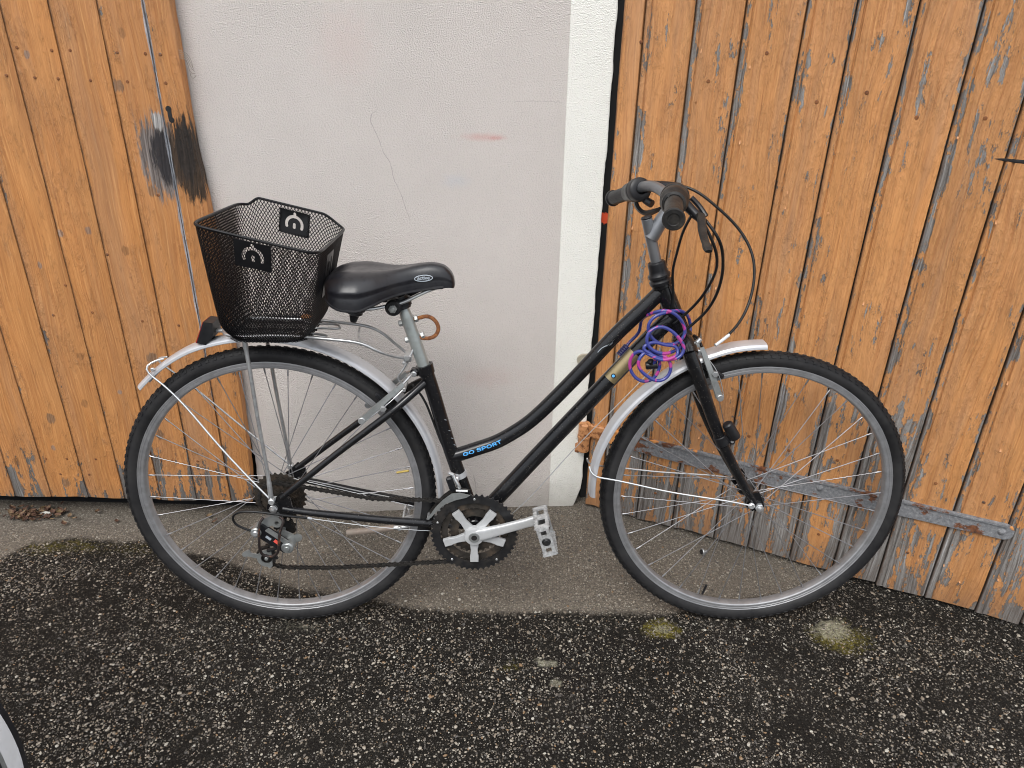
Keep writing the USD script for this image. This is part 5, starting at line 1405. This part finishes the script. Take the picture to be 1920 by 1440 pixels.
# ------------------------------------------------------------------ cable lock hung on the bicycle's head
lock = thing("cable_lock", "purple and pink coiled cable lock hanging on the bicycle frame", "cable lock", (BX, BY, 0), BPSI, -LEAN)
Z0 = 0.0
lp_ = [(.752, .336, -.024), (.765, .352, -.032), (.782, .375, -.030), (.783, .399, -.022), (.790, .425, .012), (.800, .438, .036), (.816, .4435, .044), (.839, .435, .044), (.856, .416, .042), (.861, .395, .043), (.850, .378, .045), (.829, .373, .047), (.808, .377, .049), (.791, .391, .050),
       (.784, .412, .050), (.794, .431, .050), (.815, .4395, .046), (.842, .441, .034), (.866, .430, .014), (.880, .411, .000), (.883, .388, .004), (.872, .371, .022), (.850, .362, .044), (.822, .358, .060), (.797, .365, .066), (.781, .382, .066), (.783, .402, .064), (.804, .4145, .062), (.829, .406, .062), (.849, .387, .063), (.857, .370, .064),
       (.851, .355, .066), (.830, .348, .068), (.806, .351, .069), (.786, .361, .068), (.775, .371, .066), (.783, .379, .064), (.803, .3805, .060), (.825, .375, .058), (.842, .371, .058), (.846, .361, .062), (.834, .352, .070), (.808, .349, .072), (.786, .358, .068), (.767, .360, .056), (.756, .348, .050), (.753, .328, .048), (.764, .304, .050),
       (.782, .294, .052), (.801, .299, .053), (.811, .315, .054), (.813, .335, .055), (.804, .354, .057), (.787, .362, .062), (.771, .355, .068), (.766, .337, .070), (.776, .320, .070), (.790, .309, .069), (.811, .301, .067), (.827, .308, .066), (.834, .328, .065), (.828, .345, .063), (.812, .353, .060), (.803, .340, .056), (.800, .332, .052)]
MB().add(tube(spline(K(np.array(lp_)), 520), .0035, 12)).build("cable", M_lock, lock, smooth=True)
MB().add(cyl(K(.786, .326, .046), K(.810, .330, .050), .0085, 20, .002)).add(cyl(K(.794, .340, .050), K(.800, .322, .048), .0072, 16, .002)).build("lock_barrel", M_black, lock)
pr = [(1e-5, 0), (.0075, 0)]
for k in range(5):
    pr += [(.0082, (k + .1) * .0052), (.0082, (k + .7) * .0052), (.0070, (k + .85) * .0052)]
MB().add(lathe(pr + [(.0075, .0265), (1e-5, .027)], K(.742, .325, -.022), K(.756, .342, -.024) - K(.742, .325, -.022), 20)).build("lock_end", M_navy, lock)

# ------------------------------------------------------------------ the other bicycle's wheel at the lower left
ow = thing("parked_bicycle_wheel", "wheel of another bicycle under a silver mudguard with black edges at the lower left", "bicycle wheel", (-1.0787, .717, R), 0)
a = np.linspace(0, 2 * np.pi, 20, endpoint=False)
MB().add(lathe([(R - .0165 + .0165 * math.cos(k), .0165 * math.sin(k)) for k in a], (0, 0, 0), LAT, 160, closed=True)).build("tyre", M_tyre, ow, smooth=40)
rim = [(.3145, .0125), (.3117, .0122), (.3015, .0116), (.2975, .0060), (.2968, 0)]
MB().add(lathe(rim + [(x_, -y_) for x_, y_ in rim[-2::-1]], (0, 0, 0), LAT, 160, closed=True)).build("rim", M_rim, ow, smooth=25)
MB().add(lathe([(1e-5, -.05), (.006, -.05), (.012, -.046), (.024, -.036), (.024, -.032), (.012, -.026), (.012, .026), (.024, .032), (.024, .036), (.012, .046), (.006, .05), (1e-5, .05)], (0, 0, 0), LAT, 24)).build("hub", M_steel, ow)
for k in range(36):
    side = 1 if k % 2 else -1; th = 2 * np.pi * k / 36; hth = th + (1 if (k // 2) % 2 else -1) * 1.15
    MB().add(tube([(.021 * math.cos(hth), side * .034, .021 * math.sin(hth)), (.2968 * math.cos(th), side * .003, .2968 * math.sin(th))], .001, 6)).build("spoke", M_spoke, ow, smooth=True)


def guard_strip(w0, w1, h, n=4):
    """Part of an arched mudguard between lateral w0 and w1; h(w) = height of the crown there."""
    th_ = np.radians(np.linspace(-22, 168, 90)); ww = np.linspace(w0, w1, n)
    sec = [(.368 + h(w_), w_) for w_ in ww] + [(.3665 + h(w_), w_) for w_ in ww[::-1]]
    ring = np.array([[(r_ * math.cos(t_), -w_, r_ * math.sin(t_)) for r_, w_ in sec] for t_ in th_]); k = 2 * n
    i, j = np.meshgrid(np.arange(89), np.arange(k), indexing="ij")
    m = MB().add((ring.reshape(-1, 3), np.stack([i * k + j, i * k + (j + 1) % k, (i + 1) * k + (j + 1) % k, (i + 1) * k + j], -1).reshape(-1, 4)[:, ::-1]))
    for e_, fl_ in ((0, 0), (89, 1)):
        q_ = np.array([[c_, c_ + 1, k - 2 - c_, k - 1 - c_] for c_ in range(n - 1)])
        m.add((ring[e_], q_ if fl_ else q_[:, ::-1]))
    return m


hc = lambda w_: -2.5 * w_ * w_
gd = guard_strip(-.0175, .0105, hc, 10).build("mudguard", M_chrome, ow, smooth=40)
for s_ in (1, -1):
    if s_ < 0:
        guard_strip(.0107, .0175, hc, 4).build("grey_stripe", M_grey, gd, smooth=40)
    guard_strip(.0177 * s_, .0280 * s_, lambda w_: hc(w_) + .0002, 6).build("black_edge", M_black, gd, smooth=40)
    MB().add(tube(spline([(0, -.052 * s_, 0), (.17, -.045 * s_, .09), (.318, -.030 * s_, .166), (.322, -.012 * s_, .168)], 24), .0021, 8)).build("mudguard_stay", M_bright, gd, smooth=True)
fk2 = MB()
for s_ in (1, -1):
    fk2.add(tube(spline([(0, -.052 * s_, 0), (-.05, -.052 * s_, .10), (-.11, -.048 * s_, .30), (-.125, -.03 * s_, .385), (-.13, 0, .395)], 24), np.linspace(.008, .014, 24), 12))
fk2.add(tube([(-.13, 0, .39), (-.175, 0, .55)], .018, 16))
fk2.build("fork", M_frame, ow)

# ------------------------------------------------------------------ small things on the ground
sh = trimesh.convex.convex_hull(np.array([(-.017, -.006, 0), (.016, -.010, 0), (.018, .008, 0), (-.008, .013, 0), (-.015, -.004, .007), (.013, -.008, .010), (.015, .007, .008), (-.006, .010, .005)]))
stn = MB().add((np.array(sh.vertices) + [-1.328, 1.742, .001], np.array(sh.faces))).build("plaster_shard", simple("pale_shard", (.50, .50, .45), .8, 0, .12, 120, bump=.0005), smooth=False)
tag(stage.GetPrimAtPath(stn), "white plaster shard on the ground below the left door", "shard")
bo = thing("metal_cap", "small silver metal stud lying on the dry ground behind the front wheel", "metal stud", (.538, 1.634, .006), .2)
MB().add(lathe([(1e-5, 0), (.0085, 0), (.0095, .002), (.009, .005), (.005, .007), (.0048, .016), (1e-5, .0165)], (-.008, 0, .003), (1, .15, -.12), 20)).build("stud_head", M_steel, bo)
MB().add(lathe([(.0, .0), (.0072, -.0004), (.0072, -.0001)], (-.0085, -.0001, .003), (1, .15, -.12), 18)).build("stud_recess", M_hole, bo)
# litter of dead leaves along the foot of the left door
lf = MB()
for k in range(120):
    x_ = rng.normal(-1.36, .045) if k < 112 else rng.uniform(-1.42, -.75); y_ = rng.normal(1.735, .015) if k < 112 else rng.uniform(1.71, 1.765)
    HL = rng.uniform(0, .007); TX, TY = rng.uniform(-.45, .45, 2)
    L_ = rng.uniform(.007, .024); a_ = rng.uniform(0, 6.3); t_ = np.linspace(0, 1, 5)
    vv = []
    for q_ in t_:
        for s in (-1, 0, 1):
            w_ = s * .32 * math.sin(math.pi * q_) * L_; l_ = (q_ - .5) * L_
            vv.append((x_ + l_ * math.cos(a_) - w_ * math.sin(a_), y_ + l_ * math.sin(a_) + w_ * math.cos(a_), .0025 + rng.uniform(0, .0005) + .35 * L_ * (s * s * .5 + (q_ - .5) ** 2) + TX * l_ + TY * w_ + HL))
    i, j = np.meshgrid(np.arange(4), np.arange(2), indexing="ij")
    lf.add((np.array(vv), np.stack([i * 3 + j, (i + 1) * 3 + j, (i + 1) * 3 + j + 1, i * 3 + j + 1], -1).reshape(-1, 4)))
g = G(); o = g.pos()
M_litter = g.done("leaf_litter", base_color=g.ramp(g.noise(o, 70, 2), [(.3, (.025, .012, .006)), (.5, (.075, .032, .017)), (.62, (.15, .10, .05)), (.75, (.10, .07, .02))]), roughness=.8)
lpth = lf.build("leaf_litter", M_litter, smooth=True, kind="stuff")
tag(stage.GetPrimAtPath(lpth), "brown dead leaves gathered at the foot of the left door", "leaves", kind="stuff")
